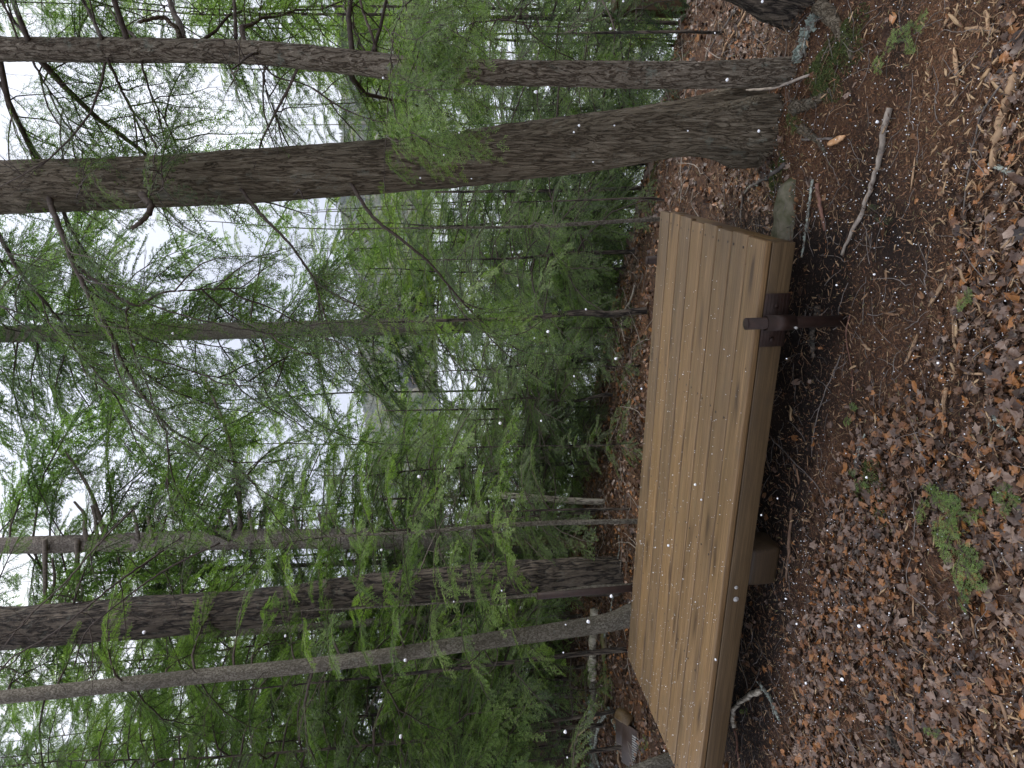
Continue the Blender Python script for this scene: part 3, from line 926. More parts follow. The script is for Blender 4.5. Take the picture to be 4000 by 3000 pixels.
dr(T8, 0.6, 3.3, 22, .8, FINE, 1.3, pitch=(-.3, .3), rs=R_)
dr(T4b, 0.7, 2.4, 16, .55, FINEB, .9, pitch=(-.5, .1), rs=R_)
dr(T4b, 0.5, 2.4, 9, .6, BARE, 1.2, pitch=(-.6, .1), rs=R_)
dr(T9, 0.9, 3.3, 34, .75, FINEB, .9, pitch=(-.25, .35), rs=R_, minlen=.4)
dr(T10, 0.9, 3.2, 28, .7, FINEB, .9, pitch=(-.25, .35), rs=R_, minlen=.4)
dr(T12, 0.6, 2.4, 16, .55, FINE, 1.3, pitch=(-.3, .2), rs=R_)
dr(T12, 0.4, 2.4, 8, .4, BARE, 1.2, pitch=(-.3, .2), rs=R_)
dr(T13, 0.5, 2.2, 14, .8, FINE, 1.3, pitch=(-.5, .1), rs=R_)
dr(T13b, 0.5, 1.8, 8, .5, FINE, 1.3, pitch=(-.5, .1), rs=R_)
dr(T14, 0.4, 1.5, 7, .5, BARE, 1.2, pitch=(-.5, .2), rs=R_)
dr(T11, .7, 1.8, 5, .6, FINE, 1.3, pitch=(-.3, .3), rs=R_)
for lab, (root, base, pts, rad) in PINES.items():
    if root.name.startswith('thin_tree'):
        h0, h1 = base.z + .6, pts[:, 2].max()
        far_ = pts[0][1] > 7
        dress(root, base, pts, rad, h0, h1, 14, 1.0 if far_ else .6, COARSE if far_ else FINE, 1.8 if far_ else 1.3, pitch=(-.4, .2), rs=R_)
        dress(root, base, pts, rad, h0, h1, 7, .6, BARE, 1.2, pitch=(-.4, .3), rs=R_)

# ---- boughs that can be picked out one by one: a curved limb (part) with hanging sprays (sub-parts)
def limb(T, px, w0, w1, sprays=0, t0=.3, protos=None, slen=.45, mat='twig', rs=R_, hang=.5, name='branch'):
    root, base = T[0], T[1]
    c = smooth_path(np.array([P(*q) for q in px]), max(8, 6 * len(px)))
    dpt = depth_of(c[len(c) // 2])
    n = len(c)
    c[1:-1] += rs.normal(0, .0015, (n - 2, 3))
    mb = MB()
    add_tube(mb, c - np.array(base), np.linspace(w0, w1, n) * dpt / F_PX / 2, 7, 0)
    lo = link(name, mb.mesh(name, [M[mat]], smooth=True), root)
    protos = protos or SPRAY
    for k in range(sprays):
        t = t0 + (1 - t0) * (k + .5) / sprays
        f = t * (n - 1); i = min(int(f), n - 2)
        p = c[i] * (1 - f + i) + c[i + 1] * (f - i)
        tg = c[i + 1] - c[i]; tg /= np.linalg.norm(tg)
        sd = np.cross(tg, [0, 0, 1.0]); sd /= np.linalg.norm(sd) + 1e-6
        d = tg * rs.uniform(.3, .9) + sd * (1 if k % 2 else -1) * rs.uniform(.5, 1.1) + np.array([0, 0, -hang * rs.uniform(.3, 1.3)])
        R = rot_to(d, (rs.normal(0, .3), rs.normal(0, .3), 1)).to_4x4()
        mt = Matrix.Translation(Vector(p - np.array(base))) @ R @ Matrix.Scale(slen / .45 * rs.uniform(.7, 1.2), 4)
        link('spray', protos[rs.integers(len(protos))], lo, mt)
    return lo

# limbs of the thick hemlock, reaching left across the sky
limb(T1, [(180, 740, 2.95), (225, 870, 2.8), (330, 1120, 2.7), (422, 1289, 2.7), (500, 1458, 2.75), (560, 1545, 2.8), (621, 1627, 2.85)], 26, 13, 12, .3)
limb(T1, [(621, 1627, 2.85), (693, 1693, 2.88), (814, 1754, 2.95), (930, 1830, 3.0), (1010, 1900, 3.1)], 12, 4, 7, .2)
limb(T1, [(621, 1627, 2.85), (650, 1700, 2.9), (655, 1830, 3.0), (640, 1960, 3.0)], 8, 3, 5, .3)
limb(T1, [(300, 1040, 2.74), (420, 1130, 2.7), (524, 1193, 2.7), (566, 1180, 2.7), (640, 1142, 2.7), (800, 1132, 2.7), (960, 1125, 2.75)], 16, 4, 6, .6)
limb(T1, [(560, 1180, 2.7), (660, 1215, 2.65), (800, 1255, 2.6), (960, 1288, 2.6), (1090, 1305, 2.6), (1250, 1310, 2.6)], 8, 3, 3, .7)
limb(T1, [(500, 1195, 2.7), (495, 1230, 2.7), (510, 1330, 2.72), (560, 1460, 2.75), (600, 1580, 2.8)], 11, 6, 3, .3)
limb(T1, [(540, 1390, 2.72), (660, 1420, 2.7), (800, 1465, 2.7), (940, 1485, 2.75), (1040, 1500, 2.8), (1130, 1530, 2.9)], 7, 2, 7, .35)
limb(T1, [(-80, 760, 3.0), (60, 1035, 3.0), (165, 1170, 3.0), (250, 1270, 3.05), (295, 1365, 3.1), (380, 1460, 3.1), (470, 1580, 3.15), (530, 1720, 3.2)], 18, 5, 15, .15)
limb(T1, [(-60, 1180, 3.2), (60, 1215, 3.1), (180, 1255, 3.1), (300, 1300, 3.1)], 9, 4, 6, .1)
limb(T1, [(940, 740, 2.8), (1040, 860, 2.7), (1130, 950, 2.65), (1210, 1060, 2.65), (1245, 1160, 2.7), (1255, 1250, 2.75)], 15, 5, 7, .55)
limb(T1, [(1360, 700, 2.8), (1450, 840, 2.75), (1560, 930, 2.75), (1690, 1040, 2.8), (1815, 1190, 2.9), (1960, 1330, 3.0)], 15, 5, 6, .6)
limb(T1, [(520, 800, 2.85), (600, 760, 2.7), (640, 720, 2.6), (590, 620, 2.55)], 7, 3, 9, .2, slen=.3)
limb(T1, [(300, 770, 2.85), (330, 700, 2.62), (380, 660, 2.55)], 6, 3, 4, .2, slen=.3)
limb(T1, [(555, 760, 2.72), (590, 810, 2.68), (560, 858, 2.66), (512, 893, 2.66)], 32, 15, 0, name='stub')
limb(T1, [(1150, 760, 2.8), (1170, 745, 2.6), (1185, 780, 2.58)], 10, 6, 0, name='stub')
# limbs between the two front trunks (from the slimmer one and the thick one)
limb(T2, [(420, 230, 2.7), (470, 340, 2.85), (520, 440, 3.0), (575, 570, 3.1)], 12, 7, 7, .2)
limb(T2, [(550, 240, 2.7), (590, 370, 2.9), (650, 480, 3.1), (690, 570, 3.2)], 9, 5, 6, .3)
limb(T2, [(130, 240, 2.75), (170, 320, 2.9), (240, 420, 3.0), (330, 600, 3.1)], 9, 4, 11, .05)
limb(T2, [(0, 320, 2.9), (50, 430, 3.0), (110, 540, 3.1), (140, 620, 3.1)], 13, 8, 9, .1)
limb(T2, [(560, 460, 2.9), (580, 520, 2.85), (610, 575, 2.8)], 7, 9, 0, name='stub')
limb(T2, [(1020, 240, 2.66), (1080, 300, 2.7), (1200, 335, 2.7), (1300, 400, 2.8)], 8, 3, 3, .6)
limb(T2, [(1035, 260, 2.66), (1035, 330, 2.8), (1060, 400, 2.9), (1090, 480, 3.0)], 6, 3, 7, .2)
# upward / right-going limbs of the slimmer trunk
limb(T2, [(700, 150, 2.7), (690, 110, 2.65), (630, 70, 2.6), (540, 85, 2.5)], 22, 12, 0, name='stub', mat='bark_flaky')
limb(T2, [(715, 160, 2.7), (700, 90, 2.8), (670, 30, 2.9), (650, -60, 3.0)], 28, 16, 4, .3)
limb(T2, [(920, 150, 2.66), (918, 70, 2.7), (910, -60, 2.8)], 16, 12, 0)
limb(T2, [(395, 150, 2.7), (370, 90, 2.8), (310, -30, 2.9)], 17, 11, 5, .1)
limb(T2, [(110, 150, 2.75), (60, 90, 2.8), (10, 20, 2.9)], 11, 7, 5, .1)
limb(T2, [(1470, 200, 2.56), (1450, 130, 2.5), (1420, 50, 2.5), (1400, -30, 2.5)], 12, 9, 0)
limb(T2, [(1440, 230, 2.56), (1390, 130, 2.6), (1340, 20, 2.7)], 8, 6, 4, .2)
limb(T2, [(1710, 240, 2.54), (1715, 190, 2.45), (1700, 120, 2.4), (1650, 60, 2.35)], 19, 10, 0)
limb(T2, [(1790, 240, 2.54), (1770, 215, 2.45), (1740, 190, 2.4)], 26, 18, 0, name='stub')
limb(T2, [(1800, 230, 2.54), (1830, 140, 2.5), (1850, 85, 2.5), (1835, 50, 2.5), (1780, -20, 2.5)], 13, 7, 3, .6)
limb(T2, [(1850, 85, 2.5), (1960, 78, 2.5), (2060, 90, 2.5)], 7, 4, 4, .4)
# the bright drooping bough hanging in front of both trunks
for (pa, nn, ss) in (([(1640, -40, 2.15), (1560, 60, 2.12), (1530, 180, 2.1), (1525, 330, 2.1), (1510, 480, 2.1), (1500, 640, 2.12), (1502, 745, 2.15)], 13, .22),
                     ([(1640, 60, 2.12), (1640, 180, 2.1), (1600, 300, 2.08), (1590, 430, 2.08), (1610, 560, 2.1)], 17, .26),
                     ([(1700, 0, 2.15), (1690, 120, 2.12), (1650, 240, 2.1), (1660, 350, 2.1), (1700, 460, 2.1), (1730, 520, 2.12)], 17, .24),
                     ([(1560, -20, 2.2), (1600, 60, 2.2), (1610, 130, 2.2), (1650, 200, 2.2)], 16, .26),
                     ([(1500, 100, 2.2), (1560, 210, 2.15), (1530, 330, 2.15), (1550, 480, 2.15)], 12, .22)):
    limb(T2, pa, 6, 2, int(nn * .75), .02, SPRAYB, slen=ss * 1.1, hang=.35)
# limbs in the upper left, in front of the black trunk
limb(T6, [(640, 2150, 4.6), (480, 2260, 4.4), (330, 2380, 4.3), (200, 2480, 4.3), (60, 2560, 4.3), (-20, 2640, 4.3)], 9, 6, 8, .1, BARE, slen=.16)
limb(T6, [(860, 2120, 4.6), (640, 2230, 4.5), (420, 2390, 4.4), (330, 2480, 4.4), (290, 2600, 4.4)], 8, 5, 6, .1, BARE, slen=.16)
limb(T6, [(520, 1990, 4.6), (400, 2110, 4.5), (250, 2280, 4.5), (120, 2400, 4.5), (20, 2520, 4.5)], 7, 5, 6, .1, BARE, slen=.16)
limb(T5, [(900, 2110, 8.5), (870, 2095, 8.3), (810, 2072, 8.1), (770, 2035, 8.0)], 22, 14, 0, name='stub', mat='bark_dark')
limb(T5, [(610, 2145, 8.3), (660, 2125, 8.1)], 14, 8, 0, name='stub', mat='bark_dark')
for (xx, yy) in ((520, 1995), (360, 1975), (575, 2010), (890, 1990), (970, 2000), (1086, 2010), (1145, 1995), (1245, 2005)):
    limb(T5, [(xx + 20, 2108, 8.5), (xx + 12, yy + 50, 8.45), (xx, yy, 8.4)], 16, 13, 0, name='stub', mat='bark_red')
for k, (xa, ya, xb, yb) in enumerate(((930, 1890, 800, 1480), (400, 2060, 260, 1770), (330, 2060, 290, 1960), (180, 2370, 205, 2180), (305, 2340, 300, 2270))):
    limb(T5, [(xa + (8 if ya < 2106 else -4), 2108, 8.55), (xa, ya, 8.7), ((xa + xb) / 2 + 20, (ya + yb) / 2, 8.8), (xb, yb, 8.9)], 20, 9, 4 if k < 2 else 0, .2, SPRAY, slen=.6, mat='deadwood')

# ---- broken birch snag and grey snag
def snag(px, label, mat, seed):
    pts, rad = px_axis(px)
    return tree_obj('broken_snag', pts, rad, label, 'snag', M[mat], seg=16, rows=60, amp=.004, seed=seed, vert=1.0)
snag([(2330, 1960, 6.2, 24), (2150, 1950, 6.2, 24), (2040, 1940, 6.2, 25), (1950, 1936, 6.2, 26)], 'broken pale birch stub with a dark rotten top, right of the ringed sapling', 'birch', 41)
snag([(2300, 2036, 7.0, 26), (2040, 2030, 7.0, 27), (1900, 2022, 7.0, 27), (1785, 2012, 7, 24)], 'white birch trunk piece with black marks behind the ringed grey sapling', 'birch', 42)
snag([(2330, 2120, 7.0, 50), (2200, 2118, 7.0, 46), (2120, 2110, 7.0, 30), (2000, 2125, 7.0, 16), (1800, 2140, 7, 10)], 'splintered yellowish stump standing right of the black trunk', 'rotten', 43)

# ---- understory conifers, set out over the crest and the slope to the lake
def conifer(xref, yref, Y, xtop, r, n, protos, plen, label, z0=None, group=None, name='conifer', bare=6, seed=0, bark='bark_dark', tr=.035):
    rs = np.random.default_rng(1000 + seed)
    b = P(xref, yref, Y)
    top = P(xtop, yref, Y)
    gz0 = float(gz(b[0], b[1]))
    H = max(top[2], gz0 + .7)
    lean = rs.normal(0, .02, 2) * (H - gz0)
    pts = np.array([[b[0] + lean[0] * t, b[1] + lean[1] * t, gz0 - .12 + (H - gz0 + .12) * t] for t in np.linspace(0, 1, 7)])
    pts[1:-1, :2] += rs.normal(0, .012, (5, 2)) * r
    rad = tr * (Y / 8) ** .5 * np.linspace(1.1, .08, 7)
    root, base = tree_obj(name, pts, rad, label, 'tree', M[bark], seg=8, rows=24, amp=.001, group=group, seed=seed)
    z0 = gz0 + (.05 if H - gz0 < 1.7 else .35) if z0 is None else z0
    dress(root, base, pts, rad, z0, H, int(n * 1.25), r, protos, plen, pitch=(-.45, .1), rs=rs, power=.75, minlen=.14)
    if bare:
        dress(root, base, pts, rad, gz0 + .3, z0 + (H - z0) * .5, bare, r * .7, BARE, 1.2, pitch=(-.4, .2), rs=rs, minlen=.6)
    return root

specs = [
 # xref yref  Y   xtop  r   n   protos  plen  label
 (1500,   60, 6.0, -300, 1.5, 46, COARSE, 1.8, 'yellow green hemlock filling the far right behind the flaky trunk'),
 (1500,  150, 11., 100, 2.2, 44, COARSEF, 2.0, 'paler hemlock deep behind the flaky trunk at the right'),
 (1500,  425, 8.0, 880, 1.5, 44, COARSE, 1.8, 'dark hemlock filling the gap between the two front trunks'),
 (1500,  560, 13., 1050, 2.2, 40, COARSEF, 2.0, 'light green tree seen behind the thickest trunk'),
 (1800,  300, 5.2, 1650, 1.0, 24, FINE, 1.3, 'low dark hemlock boughs close behind the flaky trunk'),
 (1800,  860, 7.5, 1290, 1.5, 46, COARSE, 1.8, 'olive hemlock immediately left of the thickest trunk'),
 (1800, 1080, 9.5, 1330, 1.7, 46, COARSE, 1.8, 'bushy hemlock right of the straight grey trunk'),
 (2000,  990, 5.8, 1560, 1.0, 36, FINE, 1.3, 'dark olive hemlock sapling behind the right half of the platform'),
 (2200, 1060, 6.8, 1960, 0.7, 30, FINEB, .9, 'light green little hemlock low behind the right pipe of the platform'),
 (1800, 1300, 11., 1560, 1.7, 44, COARSE, 1.8, 'rounded hemlock crown in front of the far shore, under the grey trunk'),
 (1900, 1420, 7.0, 1640, 1.1, 44, FINE, 1.3, 'drooping hemlock below the far house with the yellow window frames'),
 (1900, 1660, 8.5, 1700, 1.2, 40, COARSE, 1.8, 'hemlock in front of the lake at the middle of the view'),
 (2100, 1560, 6.2, 1900, 0.8, 34, FINE, 1.3, 'low dark hemlock sapling behind the middle of the platform'),
 (1900, 1830, 7.0, 1230, 1.2, 56, FINE, 1.3, 'slender fresh green fir left of the open view to the lake'),
 (1500, 1950, 10., 680, 1.9, 56, COARSE, 1.8, 'tall fir whose tip stands against the sky left of the open view'),
 (1500, 1790, 16., 980, 2.2, 44, COARSEF, 2.0, 'farther fir with a pointed tip left of the open view'),
 (1500, 2060, 6.6, 850, 1.2, 50, FINE, 1.3, 'feathery fir in front of the scaly reddish trunk'),
 (1500, 2190, 12., 80, 2.4, 54, COARSE, 1.8, 'tall conifer behind the scaly reddish trunk'),
 (1200, 1760, 20., 350, 3.4, 44, COARSEF, 2.0, 'thin tall conifer in the sky left of the straight grey trunk'),
 (1500, 2330, 14., -200, 2.6, 50, COARSEF, 2.0, 'tall conifer hidden behind the black barked trunk'),
 (1500, 2520, 8.5, -250, 1.9, 70, COARSE, 1.8, 'dense conifer between the black trunk and the leaning smooth trunk'),
 (1500, 2640, 12., -200, 2.4, 60, COARSEF, 2.0, 'pale green conifer far behind the leaning smooth trunk'),
 (1500, 2780, 7.5, -300, 1.7, 76, COARSE, 1.8, 'dense dark hemlock left of the leaning smooth trunk'),
 (1500, 2930, 6.2, -300, 1.5, 76, FINE, 1.3, 'near hemlock with fine boughs at the left edge'),
 (1500, 2900, 11., -200, 2.4, 60, COARSEF, 2.0, 'light green conifer behind the hemlocks at the left edge'),
 (2000, 2820, 5.8, 1580, 0.9, 44, FINEB, .9, 'bright green young fir behind the fallen birch'),
 (2100, 2960, 5.4, 1750, 0.8, 40, FINEB, .9, 'bright green young fir nearest the left edge above the brown bracket'),
 (2100, 2620, 7.0, 1800, 0.7, 34, FINEB, .9, 'small bright fir behind the leaning smooth trunk'),
 (2100, 2420, 7.2, 1900, 0.7, 28, FINEB, .9, 'small bright fir right of the leaning smooth trunk, by its foot'),
 (1600,  640, 9.5, 1180, 1.6, 44, COARSE, 1.8, 'hemlock just right of the thickest trunk, hiding the foot of the far hill'),
 (1700,  760, 12., 1120, 1.9, 44, COARSEF, 2.0, 'pale hemlock peeping out left of the thickest trunk'),
 (1700,  940, 12.5, 1180, 2.0, 44, COARSEF, 2.0, 'rounded pale crown against the far hill, right of the straight grey trunk'),
 (1700, 1180, 12., 1300, 1.8, 44, COARSEF, 2.0, 'pale crown directly right of the foot of the straight grey trunk'),
 (1700, 1370, 13., 1640, 1.8, 40, COARSEF, 2.0, 'low pale crown under the far house, left of the straight grey trunk'),
 (1700, 1720, 12., 1500, 1.7, 40, COARSEF, 2.0, 'low pale crown before the far shore, left of the open view'),
 (1500, 2480, 11., -200, 2.4, 60, COARSE, 1.8, 'tall conifer with thin crown left of the black barked trunk'),
 (1500, 2720, 9.5, -250, 2.1, 64, COARSE, 1.8, 'full crowned conifer beyond the leaning smooth trunk'),
 (1500, 2990, 8.5, -250, 2.0, 64, COARSE, 1.8, 'dark conifer cut by the left edge of the view'),
 (1500, 2860, 16., -200, 3.0, 60, COARSEF, 2.0, 'pale conifer farthest back on the left'),
 (1500, 20, 8.5, -300, 2.0, 56, COARSE, 1.8, 'dark conifer cut by the right edge of the view'),
 (1200, 130, 14., -200, 2.8, 54, COARSEF, 2.0, 'tall pale conifer farthest back on the right'),
 (1200, 1560, 17., 260, 2.6, 40, COARSEF, 2.0, 'thin crown high in the sky just left of the straight grey trunk'),
 (1200, 960, 18., 420, 2.6, 36, COARSEF, 2.0, 'thin crown in the sky right of the straight grey trunk'),
 (2330, 2690, 6.0, 2190, .35, 22, FINEB, .9, 'yellow green seedling leaning over the fallen birch'),
 (2350, 1280, 5.6, 2230, .4, 18, FINE, 1.3, 'dark seedling left of the crooked sapling behind the platform'),
 (2440, 1730, 5.0, 2330, .35, 22, FINE, 1.3, 'low seedling hugging the back edge of the platform at its middle'),
 (2440, 1430, 5.0, 2360, .3, 16, FINE, 1.3, 'tiny seedling at the back edge of the platform, right of its middle'),
]
for i, s in enumerate(specs):
    near_small = s[4] < .5
    conifer(*s, seed=i, bare=3 if near_small else 8, tr=.008 if near_small else .022, z0=float(gz(*P(s[0], s[1], s[2])[:2])) + (.06 if near_small else (1.0 if (s[1] > 2500 and s[2] < 8) else .45)))

rs = np.random.default_rng(55)
for k in range(13):
    yy = 1080 + k * 88 + rs.uniform(-25, 25)
    conifer(2300, yy, rs.uniform(6.6, 9.0), rs.uniform(2130, 2230), .55, 20, FINE if k % 3 else FINEB, 1.3 if k % 3 else .9, 'knee high conifer seedling in the row along the lip of the slope behind the platform',
            group='conifer seedlings along the lip of the slope', seed=400 + k, bare=0, name='conifer_seedling', tr=.008,
            z0=None)
rs = np.random.default_rng(77)
made = 0
while made < 30:
    Y = rs.uniform(13, 34)
    yy = rs.uniform(-250, 3250)
    mid = 1150 < yy < 1900
    xt = rs.uniform(1650, 1900) if mid else (rs.uniform(900, 1500) if 700 < yy < 1150 else rs.uniform(-150, 1000))
    if mid and rs.uniform() < .4: continue
    conifer(1600, yy, Y, xt, 1.5 if mid else rs.uniform(2.0, 2.8), 20 if mid else 30, COARSEF, 2.0, 'green conifer crowded among others on the slope down to the lake',
            group='conifers crowded on the slope down to the lake', seed=200 + made, bare=2, name='slope_conifer', tr=.028, bark='bark_grey')
    made += 1

# ================================================================== THE PLATFORM BENCH
H_TOP = CAM_Z - 1.24
def on_plane(x, y, z):
    q = ray(x, y)
    q = q * ((CAM_Z - z) / -q[2])
    return np.array([q[0], q[1], z])
FR, F2 = on_plane(2992, 943, H_TOP), on_plane(2735, 3000, H_TOP)
tdir = (F2 - FR) / np.linalg.norm(F2 - FR)                     # along the boards, to the left
ndir = np.array([-tdir[1], tdir[0], 0.0])
ndir = ndir if ndir[1] > 0 else -ndir                          # to the back
L_B, W_B, NBOARD, T_B = 2.745, 1.106, 8, 0.027
bench_o = Vector(FR); bench_o.z = 0.0
bench = empty('platform_bench', bench_o, 'low wooden platform bench of eight brown boards held by brown steel pipes', 'bench')
BM = Matrix(((tdir[0], ndir[0], 0), (tdir[1], ndir[1], 0), (0, 0, 1))).to_4x4()     # left-handed pair is avoided below
if BM.determinant() < 0:
    BM = Matrix(((tdir[0], -ndir[0], 0), (tdir[1], -ndir[1], 0), (0, 0, 1))).to_4x4()
    SGN = -1
else:
    SGN = 1
bench.matrix_world = Matrix.Translation(bench_o) @ BM
def bl(s, d, z):
    """platform coordinates: s along from the right end, d depth from the front edge, z up"""
    return Vector((s, SGN * d, z))
pitchb = W_B / NBOARD
for i in range(NBOARD):
    e0, e1 = rng.uniform(-.005, .004, 2)
    V, F, C = bevel_box(L_B + e1 - e0, pitchb - 0.0076, T_B, 0.0055)
    mb = MB(); mb.add(V, F); mb.F.append((C, 0))
    # slight bow in the middle of the board is too small to see; ends differ by a few millimetres
    link('board', mb.mesh('board', [M['board']]), bench, Matrix.Translation(bl(L_B / 2 + (e0 + e1) / 2, pitchb * (i + .5), H_TOP - T_B / 2 + rng.uniform(-.0012, .0012))) @ Matrix.Rotation(rng.normal(0, .0006), 4, 'Z'))
V, F, C = tube([(0, 0, -.002), (0, 0, .0006)], .0050, 8)
mb = MB(); mb.add(V, F); mb.F.append((C, 0))
nail_me = mb.mesh('nail', [M['nail']])
for i in range(NBOARD):
    for s in (.045, .74, 1.39, 2.03, L_B - .045):
        for q in (.027, pitchb - .027):
            link('nail', nail_me, bench, Matrix.Translation(bl(s + rng.normal(0, .004), pitchb * i + q + rng.normal(0, .003), H_TOP)))
BH = 0.088
zb = H_TOP - T_B - BH / 2 - .002
def beam(name, s0, s1, d0, d1, z0, z1, mat='timber', r=.004):
    """bar running along s if longer that way, else along d"""
    ls, ld = s1 - s0, d1 - d0
    if ls >= ld:
        V, F, C = bevel_box(ls, ld, z1 - z0, r)
        R = Matrix.Identity(4)
    else:
        V, F, C = bevel_box(ld, ls, z1 - z0, r)
        R = Matrix.Rotation(math.pi / 2, 4, 'Z')
    mb = MB(); mb.add(V, F); mb.F.append((C, 0))
    return link(name, mb.mesh(name, [M[mat]]), bench, Matrix.Translation(bl((s0 + s1) / 2, (d0 + d1) / 2, (z0 + z1) / 2)) @ R)
zt, zl = H_TOP - T_B - .002, H_TOP - T_B - .002 - BH
beam('beam', .006, L_B - .006, .004, .092, zl, zt)
beam('beam', .006, L_B - .006, W_B - .092, W_B - .004, zl, zt)
for s in (.050, .74, 1.39, 2.03, L_B - .05):
    beam('joist', s - .043, s + .043, .095, W_B - .095, zl + .001, zt - .001)
# short block standing on the ground under the front beam
beam('block', 1.30, 1.475, .028, .18, .045, zl - .001, mat='timber_dark', r=.028)
beam('block', 1.30, 1.475, W_B - .16, W_B - .02, .0, zl - .001, r=.006)
for (s, r_) in ((1.455, .008), (1.515, .012)):
    V, F, C = tube([bl(s, .0045, zl + .055 - (s - 1.45) * .1), bl(s, .0005, zl + .055 - (s - 1.45) * .1)], r_, 14)
    mb = MB(); mb.add(V, F); mb.F.append((C, 0))
    b_ = link('bolt', mb.mesh('bolt', [M['zinc']]), bench)
    V, F, C = tube([bl(s, .001, zl + .055 - (s - 1.45) * .1), bl(s, -.004, zl + .055 - (s - 1.45) * .1)], r_ * .5, 6)
    mb = MB(); mb.add(V, F); mb.F.append((C, 0))
    link('bolt_head', mb.mesh('bolt_head', [M['zinc']]), b_)

def pipe(s, d, z0, z1, r, lean=(0, 0), name='pipe'):
    """hollow steel pipe with a pinched cap"""
    mb = MB()
    a, b = bl(s + lean[0] * (z0 - .3), d + lean[1] * (z0 - .3), z0), bl(s + lean[0] * (z1 - .3), d + lean[1] * (z1 - .3), z1)
    path = [a, b]
    V, F, C = tube([tuple(a), tuple(b)], r, 24)
    mb.add(V, F); mb.F.append((C[:24], 0))
    up_ = (b - a).normalized()
    ring = [tuple(b), tuple(b + up_ * .0005), tuple(b - up_ * .0), tuple(b - up_ * .012)]
    V, F, C = tube([tuple(b), tuple(b - up_ * .010)], r * .86, 24)
    mb.add(V, F); mb.F.append((C[24:], 0))
    th = np.linspace(0, 2 * math.pi, 24, endpoint=False)
    o = link(name, mb.mesh(name, [M['steel']], smooth=False), bench)
    for p in o.data.polygons: p.use_smooth = len(p.vertices) == 4
    # rim
    V, F, C = tube([tuple(b - up_ * .001), tuple(b + up_ * .0015)], r * 1.02, 24)
    mb = MB(); mb.add(V, F); mb.F.append((C, 0))
    link('pipe_cap', mb.mesh('pipe_cap', [M['steel']]), o)
    return o
def bracket(s, d, side, lean=(0, 0), half=.10):
    """ribbed steel plate on the beam with a sleeve round the pipe and two bolts"""
    y0 = 0 if side < 0 else W_B
    V, F = box_vf(half * 2, .004, BH + .008, tuple(bl(s, y0 - .003 if side < 0 else y0 + .003, (zt + zl) / 2 + .002)))
    mb = MB(); mb.add(V, F)
    for k in range(7):
        z = zl + .010 + k * .0125
        V, F = box_vf(half * 2 - .004, .0016, .0014, tuple(bl(s, (y0 - .0058) if side < 0 else (y0 + .0058), z)))
        mb.add(V, F)
    pl = link('bracket_plate', mb.mesh('bracket_plate', [M['steel']]), bench)
    mb = MB()
    V, F, C = tube([tuple(bl(s, d, zl - .008)), tuple(bl(s, d, zt + .014))], .0285, 24, cap=False)
    mb.add(V, F)
    V, F, C = tube([tuple(bl(s, d, zl - .008)), tuple(bl(s, d, zt + .014))], .0245, 24, cap=False)
    mb.add(V, F)
    V, F, C = tube([tuple(bl(s, d, zt + .0138)), tuple(bl(s, d, zt + .0142))], .0285, 24)
    mb.add(V, F); mb.F.append((C, 0))
    V, F = box_vf(.03, abs(d - y0) - .006, BH, tuple(bl(s, (d + y0) / 2, (zt + zl) / 2)))
    mb.add(V, F)
    sl_ = link('sleeve', mb.mesh('sleeve', [M['steel']]), pl)
    for ss in (-half * .55, half * .72):
        V, F, C = tube([tuple(bl(s + ss, y0 - .005 if side < 0 else y0 + .005, zl + .05)), tuple(bl(s + ss, y0 - .013 if side < 0 else y0 + .013, zl + .05))], .0085, 10)
        mb = MB(); mb.add(V, F); mb.F.append((C, 0))
        link('bolt', mb.mesh('bolt', [M['steel']]), pl)
    V, F, C = tube([tuple(bl(s + .012, d - .024, zl - .002)), tuple(bl(s + .012, d - .036, zl - .002))], .005, 8)
    mb = MB(); mb.add(V, F); mb.F.append((C, 0))
    link('set_screw', mb.mesh('set_screw', [M['zinc']]), sl_)
pipe(.288, -.040, -.02, H_TOP + .058, .0215); bracket(.288, -.040, -1)
pipe(.255, W_B + .045, -.02, H_TOP + .035, .0215); bracket(.255, W_B + .045, 1)
pb = P(2085, 2282, 4.28)
q = pb - np.array(bench_o)
pipe(float(q @ tdir), W_B + .045, -.1, float(pb[2]), .0215, lean=(.0, .0)); bracket(float(q @ tdir), W_B + .045, 1)

# ================================================================== brown bracket lying in the leaves behind the platform's left end
c0 = G(2480, 2890)
brk = empty('steel_bracket', Vector(c0), 'spare brown ribbed steel bracket half buried in leaves beyond the platform', 'bracket')
Rk = Euler((math.radians(-38), math.radians(4), math.radians(158)), 'XYZ').to_matrix().to_4x4()
def kpart(name, V, F, C=None, mat='plastic', par=None):
    mb = MB(); mb.add(V, F)
    if C is not None: mb.F.append((C, 0))
    me = mb.mesh(name, [M[mat]])
    return link(name, me, par or brk, Rk if par is None else None)
V, F = box_vf(.44, .17, .006, (.05, .0, .045))
pl = kpart('plate', V, F)
mb = MB()
for k in range(13):
    V, F = box_vf(.010, .060, .006, (-.10 + k * .026, .04, .0515)); mb.add(V, F)
link('ribs', mb.mesh('ribs', [M['zinc']]), pl)
V, F = box_vf(.44, .006, .12, (.05, -.088, -.012)); kpart('flange', V, F)
V, F = box_vf(.28, .12, .006, (.12, -.155, -.05)); kpart('foot_plate', V, F)
V, F, C = tube([(-.17, -.03, .0), (-.17, -.16, .0)], .05, 18); kpart('end_socket', V, F, C, 'timber')

# ================================================================== LOGS AND STICKS ON THE GROUND
def ground_path(px, n, lift, r):
    pts = np.array([G(*p[:2]) for p in px])
    c = smooth_path(pts, n)
    c[:, 2] = np.maximum(c[:, 2], gz(c[:, 0], c[:, 1])) * .35 + gz(c[:, 0], c[:, 1]) * .65 + lift + r
    return c

